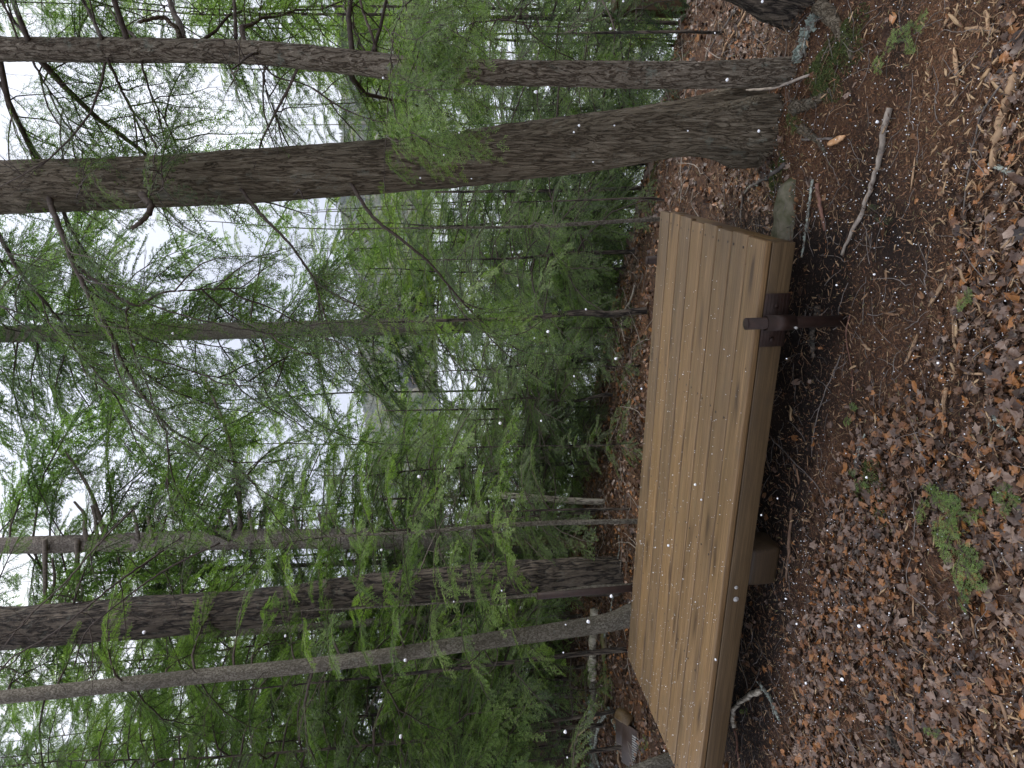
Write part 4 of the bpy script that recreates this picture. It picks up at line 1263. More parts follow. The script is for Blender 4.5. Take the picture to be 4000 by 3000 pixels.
def log(name, px, w0, w1, mat, label, cat, n=14, seg=8, lift=0.0, amp=.12, knobs=0, seed=0, end_mat=None, raise_=None, lich=0, straight=False):
    rs = np.random.default_rng(seed + 500)
    d = depth_of(G(*px[len(px) // 2][:2]))
    r0, r1 = w0 * d / F_PX / 2, w1 * d / F_PX / 2
    c = ground_path(px, n, lift, (r0 + r1) / 2 * .8)
    if straight:
        t_ = np.linspace(0, 1, n)[:, None]
        zz = c[0, 2:] * (1 - t_) + c[-1, 2:] * t_
        c[:, 2] = np.maximum(zz[:, 0], c[:, 2] - .01)
    if raise_ is not None:
        c[:, 2] += np.interp(np.linspace(0, 1, n), np.linspace(0, 1, len(raise_)), raise_)
    c[1:-1] += rs.normal(0, r0 * .18, (n - 2, 3))
    rad = np.linspace(r0, r1, n) * rs.uniform(.88, 1.12, n)
    disp = rs.normal(0, amp, (n, seg)) * rad[:, None]
    base = Vector(c[0]); base.z = float(gz(c[0][0], c[0][1]))
    mb = MB()
    add_tube(mb, c - np.array(base), rad, seg, 0, cap=True, disp=disp)
    for k in range(knobs):
        i = rs.integers(2, n - 2)
        dv = rs.normal(0, 1, 3); dv[2] = abs(dv[2]) * .4
        dv /= np.linalg.norm(dv)
        p = c[i] - np.array(base)
        l = rs.uniform(2, 7) * r0
        add_tube(mb, [p, p + dv * l * .6, p + dv * l + [0, 0, -.2 * l]], [r0 * .4, r0 * .3, r0 * .15], 5, 0)
    me = mb.mesh(name, [M[mat]] + ([M[end_mat]] if end_mat else []), smooth=seg > 6)
    o = bpy.data.objects.new(name, me)
    sc.collection.objects.link(o)
    o.location = base
    tag(o, label, cat)
    if lich:
        mb = MB()
        for k in range(lich):
            i = rs.integers(1, n - 1)
            dv = rs.normal(0, 1, 3); dv[2] = abs(dv[2]); dv /= np.linalg.norm(dv)
            p = c[i] + (c[i - 1] - c[i]) * rs.uniform(0, 1) - np.array(base) + dv * rad[i]
            for f in range(3):
                e = rs.normal(0, 1, (3, 3)) * r0 * .45
                mb.add(p + e, [[0, 1, 2]])
        tag(link('lichen', mb.mesh('lichen', [M['lichen']]), o), kind='stuff')
    return o

log('fallen_log', [(2338, 2380), (2332, 2500), (2328, 2620), (2326, 2650)], 36, 34, 'birch', 'fallen birch log with peeling white bark and a dark hole, behind the platform\'s left end', 'log', 16, 20, 0, .03, 0, 1)
log('fallen_log', [(2326, 2655), (2330, 2760), (2332, 2900), (2334, 3060)], 32, 30, 'bark_grey', 'dark mossy continuation of the fallen birch, running out of the frame at the left', 'log', 18, 16, 0, .06, 2, 2, lich=60)
log('fallen_log', [(2362, 2430), (2370, 2560), (2374, 2640), (2378, 2720), (2380, 2790)], 26, 12, 'rotten', 'rotten yellow split log with green moss, lying in front of the fallen birch', 'log', 16, 10, 0, .16, 2, 3)
log('fallen_branch', [(2338, 2794), (2316, 2840), (2294, 2870), (2270, 2905), (2248, 2933)], 9, 6, 'stick_tan', 'pale barkless forked branch sticking up left of the fallen birch', 'branch', 10, 6, 0, .1, 2, 4, raise_=(0, .06, .1, .1, .06))
log('fallen_branch', [(2391, 2764), (2370, 2800), (2353, 2827), (2336, 2912), (2340, 2950), (2353, 2992)], 13, 10, 'stick_lichen', 'grey lichened branch lying across the dark end of the fallen birch', 'branch', 14, 7, .02, .1, 3, 5, lich=40)
log('fallen_branch', [(2410, 2812), (2432, 2840), (2425, 2891), (2430, 2950), (2440, 2995)], 18, 10, 'stick_tan', 'splintered tan branch with lichen lying behind the spare brown bracket', 'branch', 12, 8, .02, .18, 2, 6, lich=30)
log('fallen_branch', [(2360, 2520), (2400, 2350), (2405, 2300), (2430, 2130), (2425, 2090)], 9, 5, 'stick_lichen', 'lichened twig lying between the black trunk and the back edge of the platform', 'branch', 12, 6, .01, .1, 3, 7, lich=20)
log('fallen_branch', [(3205, 60), (3180, 95), (3158, 150), (3142, 205), (3112, 238)], 34, 26, 'stick_lichen', 'thick lichened branch with a fresh orange broken end, between the two right hand trunks', 'branch', 14, 12, .0, .08, 1, 8, lich=120)
log('fallen_branch', [(2931, 40), (2915, 70), (2889, 108), (2865, 150), (2823, 235), (2800, 268)], 11, 7, 'stick_tan', 'bent tan stick on the slope right of the flaky trunk', 'stick', 12, 7, .01, .1, 2, 9)
log('fallen_branch', [(2890, 10), (2850, 90), (2800, 160), (2765, 235)], 7, 5, 'stick_grey', 'thin grey stick beside the bent tan one on the right hand slope', 'stick', 10, 6, .01, .1, 3, 10)
log('fallen_branch', [(3486, 422), (3462, 531), (3452, 590), (3444, 639), (3414, 730), (3395, 780), (3360, 862), (3325, 935), (3299, 995)], 22, 12, 'stick_pale', 'long bent pale grey stick on the bare soil in front of the thickest trunk', 'stick', 26, 10, .004, .08, 0, 11)
log('fallen_branch', [(3185, 700), (3175, 770), (3166, 844), (3155, 920), (3142, 1004)], 10, 7, 'stick_lichen', 'straight whitish lichened twig near the right end of the platform', 'stick', 16, 7, .008, .14, 4, 12, lich=90)
log('fallen_branch', [(3197, 718), (3203, 760), (3209, 802), (3218, 850), (3228, 900)], 17, 12, 'stick_red', 'short reddish bark stick beside the whitish lichened twig', 'stick', 12, 9, .0, .1, 0, 13)
log('fallen_branch', [(3142, 545), (3200, 543), (3262, 541)], 10, 9, 'stick_grey', 'short grey stick ending at the orange splinter below the thickest trunk', 'stick', 9, 8, .006, .08, 0, 14)
log('fallen_branch', [(3115, 488), (3140, 520), (3162, 540)], 8, 9, 'stick_grey', 'stubby grey stick meeting the short one at an angle', 'stick', 7, 7, .004, .1, 0, 15)
log('fallen_branch', [(3990, 290), (3955, 380), (3920, 494), (3905, 570), (3896, 655)], 40, 30, 'stick_tan', 'thick peeled tan stick at the bottom right among leaves', 'stick', 18, 12, .0, .1, 0, 16)
log('fallen_branch', [(3998, 660), (3960, 745), (3926, 830)], 20, 16, 'stick_tan', 'shorter tan stick just left of the thick peeled one', 'stick', 10, 9, .002, .1, 1, 17)
log('fallen_branch', [(3880, 640), (3915, 655), (3965, 675)], 20, 24, 'stick_lichen', 'knobby greenish stick across the end of the thick peeled one', 'stick', 8, 9, .002, .14, 0, 18)
log('fallen_branch', [(3990, 283), (3900, 370), (3848, 458), (3818, 570), (3800, 675), (3788, 760), (3781, 844), (3786, 910), (3793, 977)], 8, 6, 'stick_grey', 'very long thin grey twig curving through the leaves at the bottom right', 'stick', 30, 6, .012, .1, 5, 19, lich=30)
log('fallen_root', [(3329, 1229), (3316, 1275), (3314, 1326), (3322, 1375), (3332, 1422), (3338, 1480), (3335, 1535)], 6, 4, 'stick_red', 'thin orange rootlet curving over bare soil below the front pipe', 'root', 18, 6, .006, .08, 0, 20)
log('fallen_branch', [(3745, 1096), (3742, 1220), (3736, 1338)], 12, 10, 'stick_tan', 'straight tan stick in the leaves, longer of two lying close together', 'stick', 9, 7, .006, .1, 0, 21)
log('fallen_branch', [(3750, 1145), (3760, 1205), (3768, 1262)], 11, 9, 'stick_tan', 'shorter stick leaning against the straight tan one', 'stick', 8, 7, .010, .1, 0, 22)
log('fallen_branch', [(3854, 1229), (3850, 1270), (3848, 1313), (3836, 1370), (3812, 1434)], 15, 12, 'stick_brown', 'crooked brown stick below the two tan sticks', 'stick', 14, 8, .006, .1, 2, 23)
log('fallen_branch', [(3721, 1452), (3780, 1457), (3850, 1461)], 10, 9, 'stick_tan', 'short tan stick lying crosswise beside the crooked brown stick', 'stick', 8, 7, .006, .1, 0, 24)
log('fallen_branch', [(3857, 1362), (3868, 1480), (3872, 1603), (3880, 1680), (3878, 1748)], 13, 11, 'stick_brown', 'long grey brown stick with a lichened side twig at the bottom edge', 'stick', 16, 8, .006, .1, 2, 25, lich=40)
log('fallen_branch', [(3893, 1615), (3925, 1660), (3960, 1700), (3990, 1725)], 11, 7, 'stick_lichen', 'mint green lichened twig branching from the long grey brown stick', 'stick', 10, 7, .01, .14, 2, 26, lich=120)
log('fallen_branch', [(3709, 1513), (3698, 1630), (3685, 1748)], 15, 13, 'stick_tan', 'orange tan peeled stick pointing at the large hemlock sprig', 'stick', 12, 9, .006, .1, 1, 27)
log('fallen_branch', [(3293, 1386), (3260, 1465), (3227, 1543), (3200, 1630), (3185, 1706), (3179, 1784)], 5, 3, 'stick_grey', 'slender grey twig on the dark soil in front of the platform', 'stick', 20, 5, .008, .1, 5, 28)
log('fallen_branch', [(3024, 1700), (3080, 1760), (3150, 1830), (3200, 1880), (3240, 1960), (3270, 2010)], 5, 3, 'stick_grey', 'fine wiry twig running from under the platform toward the leaves', 'stick', 20, 5, .02, .1, 7, 29)
log('fallen_branch', [(3392, 1695), (3368, 1770), (3352, 1810), (3352, 1860), (3360, 1920)], 8, 5, 'stick_lichen', 'forked greenish twig at the edge of the leaf litter', 'stick', 14, 6, .01, .12, 6, 30, lich=30)
log('fallen_branch', [(3100, 1990), (3092, 2080), (3088, 2150), (3080, 2210), (3080, 2271)], 15, 9, 'stick_brown', 'brown barky stick in the leaves in front of the wooden block', 'stick', 14, 9, .002, .14, 1, 31)
log('fallen_branch', [(2983, 2699), (2950, 2712), (2925, 2730), (2895, 2752), (2877, 2772), (2876, 2800), (2883, 2842)], 22, 16, 'birch', 'bent white birch stick tucked under the left part of the platform', 'stick', 18, 12, .01, .06, 0, 32)
log('fallen_branch', [(2980, 2665), (3005, 2700), (3028, 2736), (3045, 2780), (3060, 2826)], 14, 9, 'stick_lichen', 'flaking grey stick crossing the end of the bent white birch stick', 'stick', 12, 8, .012, .16, 3, 33, lich=60)
log('fallen_branch', [(2870, 2840), (2885, 2910), (2895, 2997)], 9, 8, 'stick_red', 'reddish brown stick by the left front edge of the platform', 'stick', 9, 7, .004, .1, 3, 34)
log('fallen_branch', [(3925, 2262), (3890, 2288), (3848, 2305), (3811, 2322)], 34, 22, 'stick_brown', 'stubby brown stick just beyond the large hemlock sprig', 'stick', 10, 11, .0, .12, 0, 35)
log('fallen_branch', [(3474, 2838), (3500, 2890), (3536, 2946)], 32, 24, 'bark_dark', 'dark rotten chunk of bark in the leaves near the left edge', 'bark', 9, 9, -.004, .2, 0, 36)
log('fallen_branch', [(3178, 293), (3140, 310), (3088, 338), (3040, 350), (2991, 356)], 12, 8, 'stick_pale', 'pale root lifting between the two front trunks', 'root', 14, 8, .01, .08, 0, 37, raise_=(0, .02, .05, .08, .10))
log('fallen_branch', [(2590, 880), (2610, 930), (2590, 985), (2545, 1010)], 8, 5, 'stick_grey', 'grey stick on the ground beyond the right end of the platform', 'stick', 10, 6, .01, .1, 3, 38)
log('fallen_branch', [(3080, 640), (3020, 690), (2935, 740), (2915, 800), (2912, 880)], 14, 9, 'stick_grey', 'curved grey stick between the thickest trunk and the platform', 'stick', 14, 8, .012, .1, 3, 39, lich=20)
log('fallen_branch', [(2490, 1115), (2470, 1180), (2440, 1250), (2450, 1330)], 9, 6, 'stick_pale', 'pale twig behind the right half of the platform', 'stick', 10, 6, .015, .1, 3, 40)
log('fallen_branch', [(3205, 1195), (3192, 1260), (3185, 1330), (3192, 1395)], 26, 18, 'bark_dark', 'dark broken branch end lying behind the front pipe', 'branch', 12, 10, .005, .14, 2, 41)
rk = G(3072, 860)
rock_rs = np.random.default_rng(4)
th_ = np.linspace(0, 2 * math.pi, 20, endpoint=False)
Vr, Fr = [], []
for li, (hz_, rr_) in enumerate(((-.05, 1.05), (.0, 1.0), (.03, .88), (.042, .6), (.046, .25))):
    for a_ in th_:
        r_ = rr_ * (1 + .12 * math.sin(2 * a_ + 1) + .07 * math.sin(5 * a_)) + rock_rs.normal(0, .02)
        Vr.append((.15 * r_ * math.cos(a_), .06 * r_ * math.sin(a_), hz_ + rock_rs.normal(0, .005)))
for li in range(4):
    for j_ in range(20):
        k_ = (j_ + 1) % 20
        Fr.append([li * 20 + j_, li * 20 + k_, (li + 1) * 20 + k_, (li + 1) * 20 + j_])
Vr.append((0, 0, .048)); mb = MB(); mb.add(Vr, np.array(Fr)); mb.F.append((np.array([[80 + j_, 80 + (j_ + 1) % 20, 100] for j_ in range(20)]), 0))
M['rock'] = mat_simple('rock', (0.085, 0.09, 0.04), (0.25, 0.22, 0.165), 22, 0.85, 0.006)
o = bpy.data.objects.new('flat_rock', mb.mesh('flat_rock', [M['rock']], smooth=True)); sc.collection.objects.link(o)
o.matrix_world = Matrix.Translation(Vector(rk)) @ Matrix.Rotation(math.radians(160), 4, 'Z')
tag(o, 'flat greenish rock sunk in the soil at the right end of the platform', 'rock')
# roots of the thickest trunk
def root_of(T, px, w0, w1, seed):
    rs = np.random.default_rng(seed)
    n = 16
    pts = np.array([G(*p) for p in px])
    c = smooth_path(pts, n)
    d = depth_of(c[n // 2])
    rad = np.linspace(w0, w1, n) * d / F_PX / 2
    c[:, 2] = gz(c[:, 0], c[:, 1]) + rad * np.linspace(.7, -.1, n)
    mb = MB()
    add_tube(mb, c - np.array(T[1]), rad, 12, 0, disp=rs.normal(0, .09, (n, 12)) * rad[:, None])
    link('root', mb.mesh('root', [M['bark_hemlock']], smooth=True), T[0])
c = smooth_path(np.array([P(2930, 560, 2.72), P(2995, 585, 2.72), P(3035, 625, 2.74), P(3055, 690, 2.74), G(3075, 770), G(3090, 850)]), 18)
mb = MB(); rr_ = np.interp(np.linspace(0, 1, 18), [0, .3, .6, 1], [.018, .046, .034, .016])
add_tube(mb, c - np.array(T1[1]), rr_, 12, 0, disp=np.random.default_rng(1).normal(0, .09, (18, 12)) * rr_[:, None])
link('root', mb.mesh('root', [M['bark_hemlock']], smooth=True), T1[0])
c = smooth_path(np.array([P(2980, 400, 2.66), P(3080, 380, 2.62), P(3160, 360, 2.58), G(3225, 335)]), 14)
mb = MB(); rr_ = np.interp(np.linspace(0, 1, 14), [0, .4, 1], [.015, .042, .020])
add_tube(mb, c - np.array(T1[1]), rr_, 12, 0, disp=np.random.default_rng(2).normal(0, .09, (14, 12)) * rr_[:, None])
link('root', mb.mesh('root', [M['bark_hemlock']], smooth=True), T1[0])
root_of(T1, [(3010, 560), (2985, 640), (2960, 690), (2950, 740)], 40, 14, 2)
root_of(T1, [(3120, 420), (3180, 400), (3230, 360)], 60, 26, 3)
root_of(T1, [(3140, 500), (3190, 540), (3230, 600)], 40, 12, 4)
root_of(T3, [(3220, 20), (3270, 90), (3310, 170), (3330, 230)], 70, 22, 5)

# splinters and chips that can be singled out
def chip_obj(px0, px1, w, label, mat='stick_tan', seed=0):
    a, b = G(*px0), G(*px1)
    d = depth_of(a)
    L_ = np.linalg.norm(b - a); W_ = w * d / F_PX
    rs = np.random.default_rng(seed)
    n = 7
    xs = np.linspace(-.5, .5, n) * L_
    wd = W_ * np.array([.35, .8, 1, .95, 1.0, .7, .2]) * rs.uniform(.85, 1.15, n) / 2
    th_ = W_ * .22
    V, F = [], []
    for x, w_ in zip(xs, wd):
        o_ = rs.normal(0, W_ * .06)
        V += [(x, -w_ + o_, 0), (x, w_ + o_, 0), (x, w_ * .7 + o_, th_), (x, -w_ * .6 + o_, th_)]
    for i in range(n - 1):
        for j in range(4):
            k = (j + 1) % 4
            F.append([i * 4 + j, (i + 1) * 4 + j, (i + 1) * 4 + k, i * 4 + k])
    F += [[0, 1, 2, 3], [(n - 1) * 4 + 3, (n - 1) * 4 + 2, (n - 1) * 4 + 1, (n - 1) * 4]]
    mb = MB(); mb.add(V, np.array(F))
    o = bpy.data.objects.new('wood_splinter', mb.mesh('wood_splinter', [M[mat]]))
    sc.collection.objects.link(o)
    m_ = (a + b) / 2
    R = rot_to(b - a, (rs.normal(0, .12), rs.normal(0, .12), 1)).to_4x4()
    o.matrix_world = Matrix.Translation(Vector((m_[0], m_[1], float(gz(m_[0], m_[1])) + .006))) @ R
    tag(o, label, 'splinter')
M['fresh'] = mat_simple('fresh', (0.42, 0.21, 0.09), (0.66, 0.42, 0.24), 40, 0.6, 0.001)
chip_obj((3245, 565), (3314, 530), 28, 'fresh orange splinter on the needles below the thickest trunk', 'fresh', 1)
chip_obj((3736, 187), (3751, 335), 24, 'pale flat splinter at the bottom right, alone on dark soil', 'stick_tan', 2)
chip_obj((3718, 48), (3690, 110), 17, 'narrow pale splinter at the right edge of the photo', 'stick_tan', 3)
chip_obj((3785, 110), (3925, 124), 24, 'broad tan splinter near the bottom right corner', 'stick_tan', 4)
chip_obj((3864, 40), (3878, 140), 20, 'tan splinter standing on edge in the bottom right corner', 'stick_tan', 5)
chip_obj((3582, 615), (3566, 740), 12, 'thin pale splinter left of the long bent grey stick', 'stick_tan', 6)
chip_obj((3588, 1308), (3538, 1424), 20, 'pale flat splinter on bare soil below the front pipe', 'stick_tan', 7)
chip_obj((3694, 1098), (3635, 1196), 22, 'curved pale splinter above the two tan sticks', 'stick_tan', 8)
chip_obj((3576, 1690), (3628, 1788), 14, 'slim pale splinter at the edge of the leaves, left of the orange peeled stick', 'stick_tan', 9)
chip_obj((3664, 1560), (3686, 1608), 26, 'stubby torn pale splinter beside the orange peeled stick', 'stick_tan', 10)
chip_obj((3735, 1340), (3752, 1380), 20, 'small square tan splinter at the end of the straight tan stick', 'stick_tan', 11)
chip_obj((3140, 2030), (3178, 2036), 12, 'little tan splinter in front of the wooden block', 'stick_tan', 12)
chip_obj((2995, 705), (3028, 750), 18, 'torn yellow splinter beside the mossy root', 'stick_tan', 13)

# small green hemlock sprigs dropped on the litter
def sprig(px, label, n, s, seed, bright=True):
    rs = np.random.default_rng(seed + 900)
    pts = np.array([G(*p) for p in px])
    root = empty('hemlock_sprig', Vector(pts[0]), label, 'sprig')
    c = smooth_path(pts, 12) if len(pts) > 1 else None
    c[:, 2] = gz(c[:, 0], c[:, 1]) + .012
    mb = MB(); add_tube(mb, c - pts[0], np.linspace(.0022, .001, 12), 5)
    link('stem', mb.mesh('stem', [M['twig']]), root)
    n = max(2, int(n * .6)); s *= .60
    for k in range(n):
        f = (k + .5) / n * 11; i = min(int(f), 10)
        p = c[i] * (1 - f + i) + c[i + 1] * (f - i) - pts[0]
        tg = c[i + 1] - c[i]; tg /= np.linalg.norm(tg)
        sd = np.cross(tg, [0, 0, 1.0])
        d = tg * rs.uniform(.4, 1) + sd * (1 if k % 2 else -1) * rs.uniform(.2, .9) + np.array([0, 0, rs.uniform(-.02, .16)])
        link('spray', (SPRIG if bright else SPRAY)[rs.integers(3)], root, Matrix.Translation(Vector(p) + Vector((0, 0, .012))) @ rot_to(d, (rs.normal(0, .2), rs.normal(0, .2), 1)).to_4x4() @ Matrix.Scale(s / (.15 if bright else .45), 4))
sprig([(3480, 313), (3478, 250), (3510, 175), (3625, 130)], 'long green sprig on dark soil at the bottom right', 9, .13, 1)
sprig([(3335, 1555), (3345, 1600), (3350, 1655)], 'small bright sprig at the end of the orange rootlet', 4, .08, 2)
sprig([(3620, 1880), (3660, 1960), (3722, 2040), (3760, 2110), (3790, 2200), (3815, 2275)], 'largest bright hemlock sprig lying on the leaves at the bottom', 18, .17, 3)
sprig([(3690, 1960), (3740, 2010), (3800, 2040)], 'side sprig beside the largest bright one', 6, .13, 4)
sprig([(3815, 1100), (3805, 1130), (3812, 1170)], 'pale green sprig tip next to the two tan sticks', 3, .08, 5)
sprig([(3960, 1840), (3965, 1900), (3976, 1970)], 'green sprig at the bottom edge right of the largest one', 7, .10, 6)
sprig([(2932, 2748), (2930, 2768), (2922, 2785)], 'tiny green sprig in the crook of the bent birch stick', 3, .06, 7)
sprig([(3330, 1850), (3360, 1870), (3390, 1895)], 'yellow green mossy sprig at the edge of the leaf litter', 5, .08, 8)
sprig([(3700, 2830), (3680, 2850), (3665, 2870)], 'tiny green sprig among the chips near the bottom left', 3, .07, 9)
sprig([(2545, 2880), (2530, 2905), (2515, 2930)], 'bright green seedling beside the spare brown bracket', 10, .10, 10)
sprig([(3400, 800), (3440, 830), (3480, 880)], 'dull green sprig left of the long bent grey stick', 5, .08, 11, False)

# ================================================================== LEAF LITTER, CHIPS, NEEDLE DUFF, SNOW PELLETS
def leaf_proto(seed, kind):
    rs = np.random.default_rng(seed)
    if kind == 'maple':
        a = np.linspace(-2.55, 2.55, 15)
        rr = np.array([.40, .62, .55, .80, .66, .90, .68, 1.0, .68, .90, .66, .80, .55, .62, .40]) * rs.uniform(.78, 1.15, 15)
    elif kind == 'far':
        a = np.linspace(-2.7, 2.7, 6); rr = rs.uniform(.5, 1, 6)
    else:
        a = np.linspace(-2.9, 2.9, 10)
        rr = 1 / np.sqrt((np.cos(a) / 1.0) ** 2 + (np.sin(a) / .52) ** 2) * rs.uniform(.9, 1.1, 10)
    x, y = rr * np.cos(a), rr * np.sin(a)
    if kind == 'maple':                      # ring at half radius lets the blade curl
        xi, yi = x * .45, y * .45
        X = np.concatenate([[-.35], xi, x]); Y = np.concatenate([[0], yi, y])
        n = len(a)
        F3 = [[0, 1 + j, 2 + j] for j in range(n - 1)]
        F4 = [[1 + j, 1 + n + j, 2 + n + j, 2 + j] for j in range(n - 1)]
    else:
        X = np.concatenate([[-.3], x]); Y = np.concatenate([[0], y])
        F3 = [[0, 1 + j, 2 + j] for j in range(len(a) - 1)]; F4 = []
    c1, c2, ph = rs.uniform(-.7, 1.0), rs.uniform(-.6, .6), rs.uniform(0, 3)
    Z = c1 * Y ** 2 + c2 * (X * math.cos(ph) + Y * math.sin(ph)) ** 2 + .26 * vnoise(X * 2.6 + seed, Y * 2.6, seed) + .08
    return np.stack([X, Y, Z], 1), F3, F4

LP = [leaf_proto(k, 'maple') for k in range(6)] + [leaf_proto(20 + k, 'oval') for k in range(4)]
LF = [leaf_proto(40 + k, 'far') for k in range(5)]

def euler_R(yaw, ax, ay):
    cy, sy, ca, sa, cb, sb = np.cos(yaw), np.sin(yaw), np.cos(ax), np.sin(ax), np.cos(ay), np.sin(ay)
    Z0 = np.zeros_like(cy); O = np.ones_like(cy)
    Rz = np.stack([np.stack([cy, -sy, Z0], -1), np.stack([sy, cy, Z0], -1), np.stack([Z0, Z0, O], -1)], -2)
    Rx = np.stack([np.stack([O, Z0, Z0], -1), np.stack([Z0, ca, -sa], -1), np.stack([Z0, sa, ca], -1)], -2)
    Ry = np.stack([np.stack([cb, Z0, sb], -1), np.stack([Z0, O, Z0], -1), np.stack([-sb, Z0, cb], -1)], -2)
    return Rz @ Rx @ Ry

def scatter(mb, protos, pos, R, S, col):
    pick = rs_l.integers(0, len(protos), len(pos))
    for k, pr in enumerate(protos):
        m = np.where(pick == k)[0]
        if len(m) == 0: continue
        V0, F3, F4 = pr
        V = np.einsum('nij,kj->nki', R[m], V0) * S[m][:, None, None] + pos[m][:, None, :]
        n0, kk = mb.n, len(V0)
        off = (np.arange(len(m)) * kk)[:, None, None]
        mb.add(V.reshape(-1, 3), (np.asarray(F3)[None] + off).reshape(-1, 3), 0, np.repeat(col[m], kk))
        if len(F4):
            mb.F.append(((np.asarray(F4)[None] + off).reshape(-1, 4) + n0, 0))

rs_l = np.random.default_rng(3)
def sig(t): return 1 / (1 + np.exp(-np.clip(t, -40, 40)))
bo = np.array(bench_o)
def sd_of(x, y):
    qx, qy = x - bo[0], y - bo[1]
    return qx * tdir[0] + qy * tdir[1], qx * ndir[0] + qy * ndir[1]
def litter_density(x, y):
    """leaves: thick left of a line through the clearing, behind the platform and on the slope; thin on the bare soil"""
    s, d = sd_of(x, y)
    xb = np.interp(y, [1.5, 1.63, 1.74, 1.82, 1.88, 1.97, 2.09, 2.38, 2.74, 2.97, 3.42], [1.5, .95, .58, .39, .17, .03, -.10, -.24, -.37, -.51, -1.1])
    near = sig((xb - x) / .05 + 1.5 * fbm(x * 2.6, y * 2.6, 2)) * np.where(d > -.17, .12, 1) * np.clip(.62 + .9 * fbm(x * 3.1, y * 3.1, 5), .15, 1)
    low = 0 * x
    back = np.where((d > W_B + .05) | (y > 3.6), np.where(x > .3, .4, .7), 0)
    rt = np.where((x > 1.25) & (y > 2.75), .28, 0)
    gap = np.where((x > .55) & (y > 2.7) & (y < 3.7), .22, 0)
    r = np.maximum.reduce([near, low, back, rt, gap, np.full_like(x, .02)])
    inside = (s > -.0) & (s < L_B) & (d > .05) & (d < W_B - .05)
    return np.where(inside, .02, r * (1 - .8 * shade_and_humus(x, y) * (y < 3.4)))

def in_view(x, y, m=1.08):
    """only the ground that the picture or a small step aside could show"""
    return (np.abs(x) < (y * .62 + .45) * m) & (y > 1.15)

def pts_in(n, x0, x1, y0, y1):
    x = rs_l.uniform(x0, x1, n); y = rs_l.uniform(y0, y1, n)
    k = in_view(x, y)
    return x[k], y[k]

x, y = pts_in(52000, -2.6, 2.2, 1.2, 3.4)
k = rs_l.uniform(0, 1, len(x)) < litter_density(x, y)
xa, ya = x[k], y[k]
x, y = pts_in(26000, -5.0, 3.2, 3.4, 7.6)
k = (rs_l.uniform(0, 1, len(x)) < litter_density(x, y)) & ((x + .03) * .74 + (y - 5.95) * .67 < 2.0)
xb, yb = x[k], y[k]
def place(x, y, smin, smax, tilt, lift=.004, pile=.016):
    n = len(x)
    z = gz(x, y) + lift + rs_l.uniform(0, pile, n)
    return np.stack([x, y, z], 1), euler_R(rs_l.uniform(0, 6.28, n), rs_l.normal(0, tilt, n), rs_l.normal(0, tilt, n)), rs_l.uniform(smin, smax, n) ** 1.0, rs_l.uniform(0, 1, n)
pos, R, S, col = place(xa, ya, .009, .027, .36)
dist = pos[:, 0] ** 2 + pos[:, 1] ** 2 + 2
vis = np.array([0 < 2000 + F_PX * 0 for _ in pos])
order = np.argsort(dist - S * 60)
inframe = (np.abs(pos[:, 0]) < pos[:, 1] * .55) & (pos[:, 1] > 1.5)
order = [i for i in order if inframe[i]]
solo = np.array(order[:290])
S[solo] *= 1.05
LM = [mesh_from('leaf', V0, [(np.array(F3), 0)] + ([(np.array(F4), 0)] if len(F4) else []), [M['leaf']]) for V0, F3, F4 in LP]
for i in solo:
    link('leaf', LM[rs_l.integers(len(LM))], ground, Matrix.Translation(Vector(pos[i]) + Vector((0, 0, .008))) @ Matrix(R[i]).to_4x4() @ Matrix.Scale(float(S[i]), 4))
rest = np.setdiff1d(np.arange(len(pos)), solo)
mb = MB()
scatter(mb, LP, pos[rest], R[rest], S[rest], col[rest])
pos2, R2, S2, col2 = place(xb, yb, .012, .028, .5)
scatter(mb, LP[6:] + LF, pos2, R2, S2, col2)
tag(link('leaf_litter', mb.mesh('leaf_litter', [M['leaf']]), ground), kind='stuff')
print('leaves', len(pos), len(pos2))
# leaf-covered slope beyond the crest
x = rs_l.uniform(-9, 6, 16000); y = rs_l.uniform(4.5, 16, 16000)
k = ((x + .03) * .74 + (y - 5.95) * .67 > 1.2)
pos, R, S, col = place(x[k], y[k], .03, .07, .6)
mb = MB(); scatter(mb, LF, pos, R, S, col)
tag(link('leaf_litter', mb.mesh('leaf_litter', [M['leaf']]), ground), kind='stuff')

# wood chips
def chip_proto(seed):
    rs = np.random.default_rng(seed)
    w_, h = rs.uniform(.10, .26), rs.uniform(.03, .07)
    V = []
    bend = rs.normal(0, .12)
    for xx, f in ((-.5, rs.uniform(.4, 1)), (-.15, 1), (.2, rs.uniform(.8, 1.1)), (.5, rs.uniform(.1, .8))):
        sk = rs.normal(0, .04)
        for sy, sz in ((-1, 0), (1, 0), (.8, 1), (-.75, 1)):
            V.append((xx + sy * rs.uniform(0, .09), sy * w_ / 2 * f + bend * xx * xx + sk, sz * h + rs.normal(0, .008)))
    F = [[0, 1, 2, 3], [15, 14, 13, 12]]
    for i in range(3):
        for j in range(4):
            k_ = (j + 1) % 4
            F.append([i * 4 + j, (i + 1) * 4 + j, (i + 1) * 4 + k_, i * 4 + k_])
    return np.array(V), np.array([[0, 1, 2]]), np.array(F)
CP = [chip_proto(k) for k in range(8)]
def chip_density(x, y):
    a = np.exp(-((x + .98) ** 2 / .10 + (y - 1.66) ** 2 / .03)) * 1.0
    a2 = np.exp(-((x + .75) ** 2 / .5 + (y - 1.50) ** 2 / .02)) * .7
    b_ = sig((1.84 - y) / .05) * sig((x + .1) / .15) * .75
    return np.maximum.reduce([a, a2, b_, np.full_like(x, .10)])
x, y = pts_in(16000, -2.6, 2.2, 1.2, 3.6)
k = rs_l.uniform(0, 1, len(x)) < chip_density(x, y)
pos, R, S, col = place(x[k], y[k], .008, .034, .22, .010, .016)
S[rs_l.uniform(0, 1, len(S)) < .07] *= 2.0
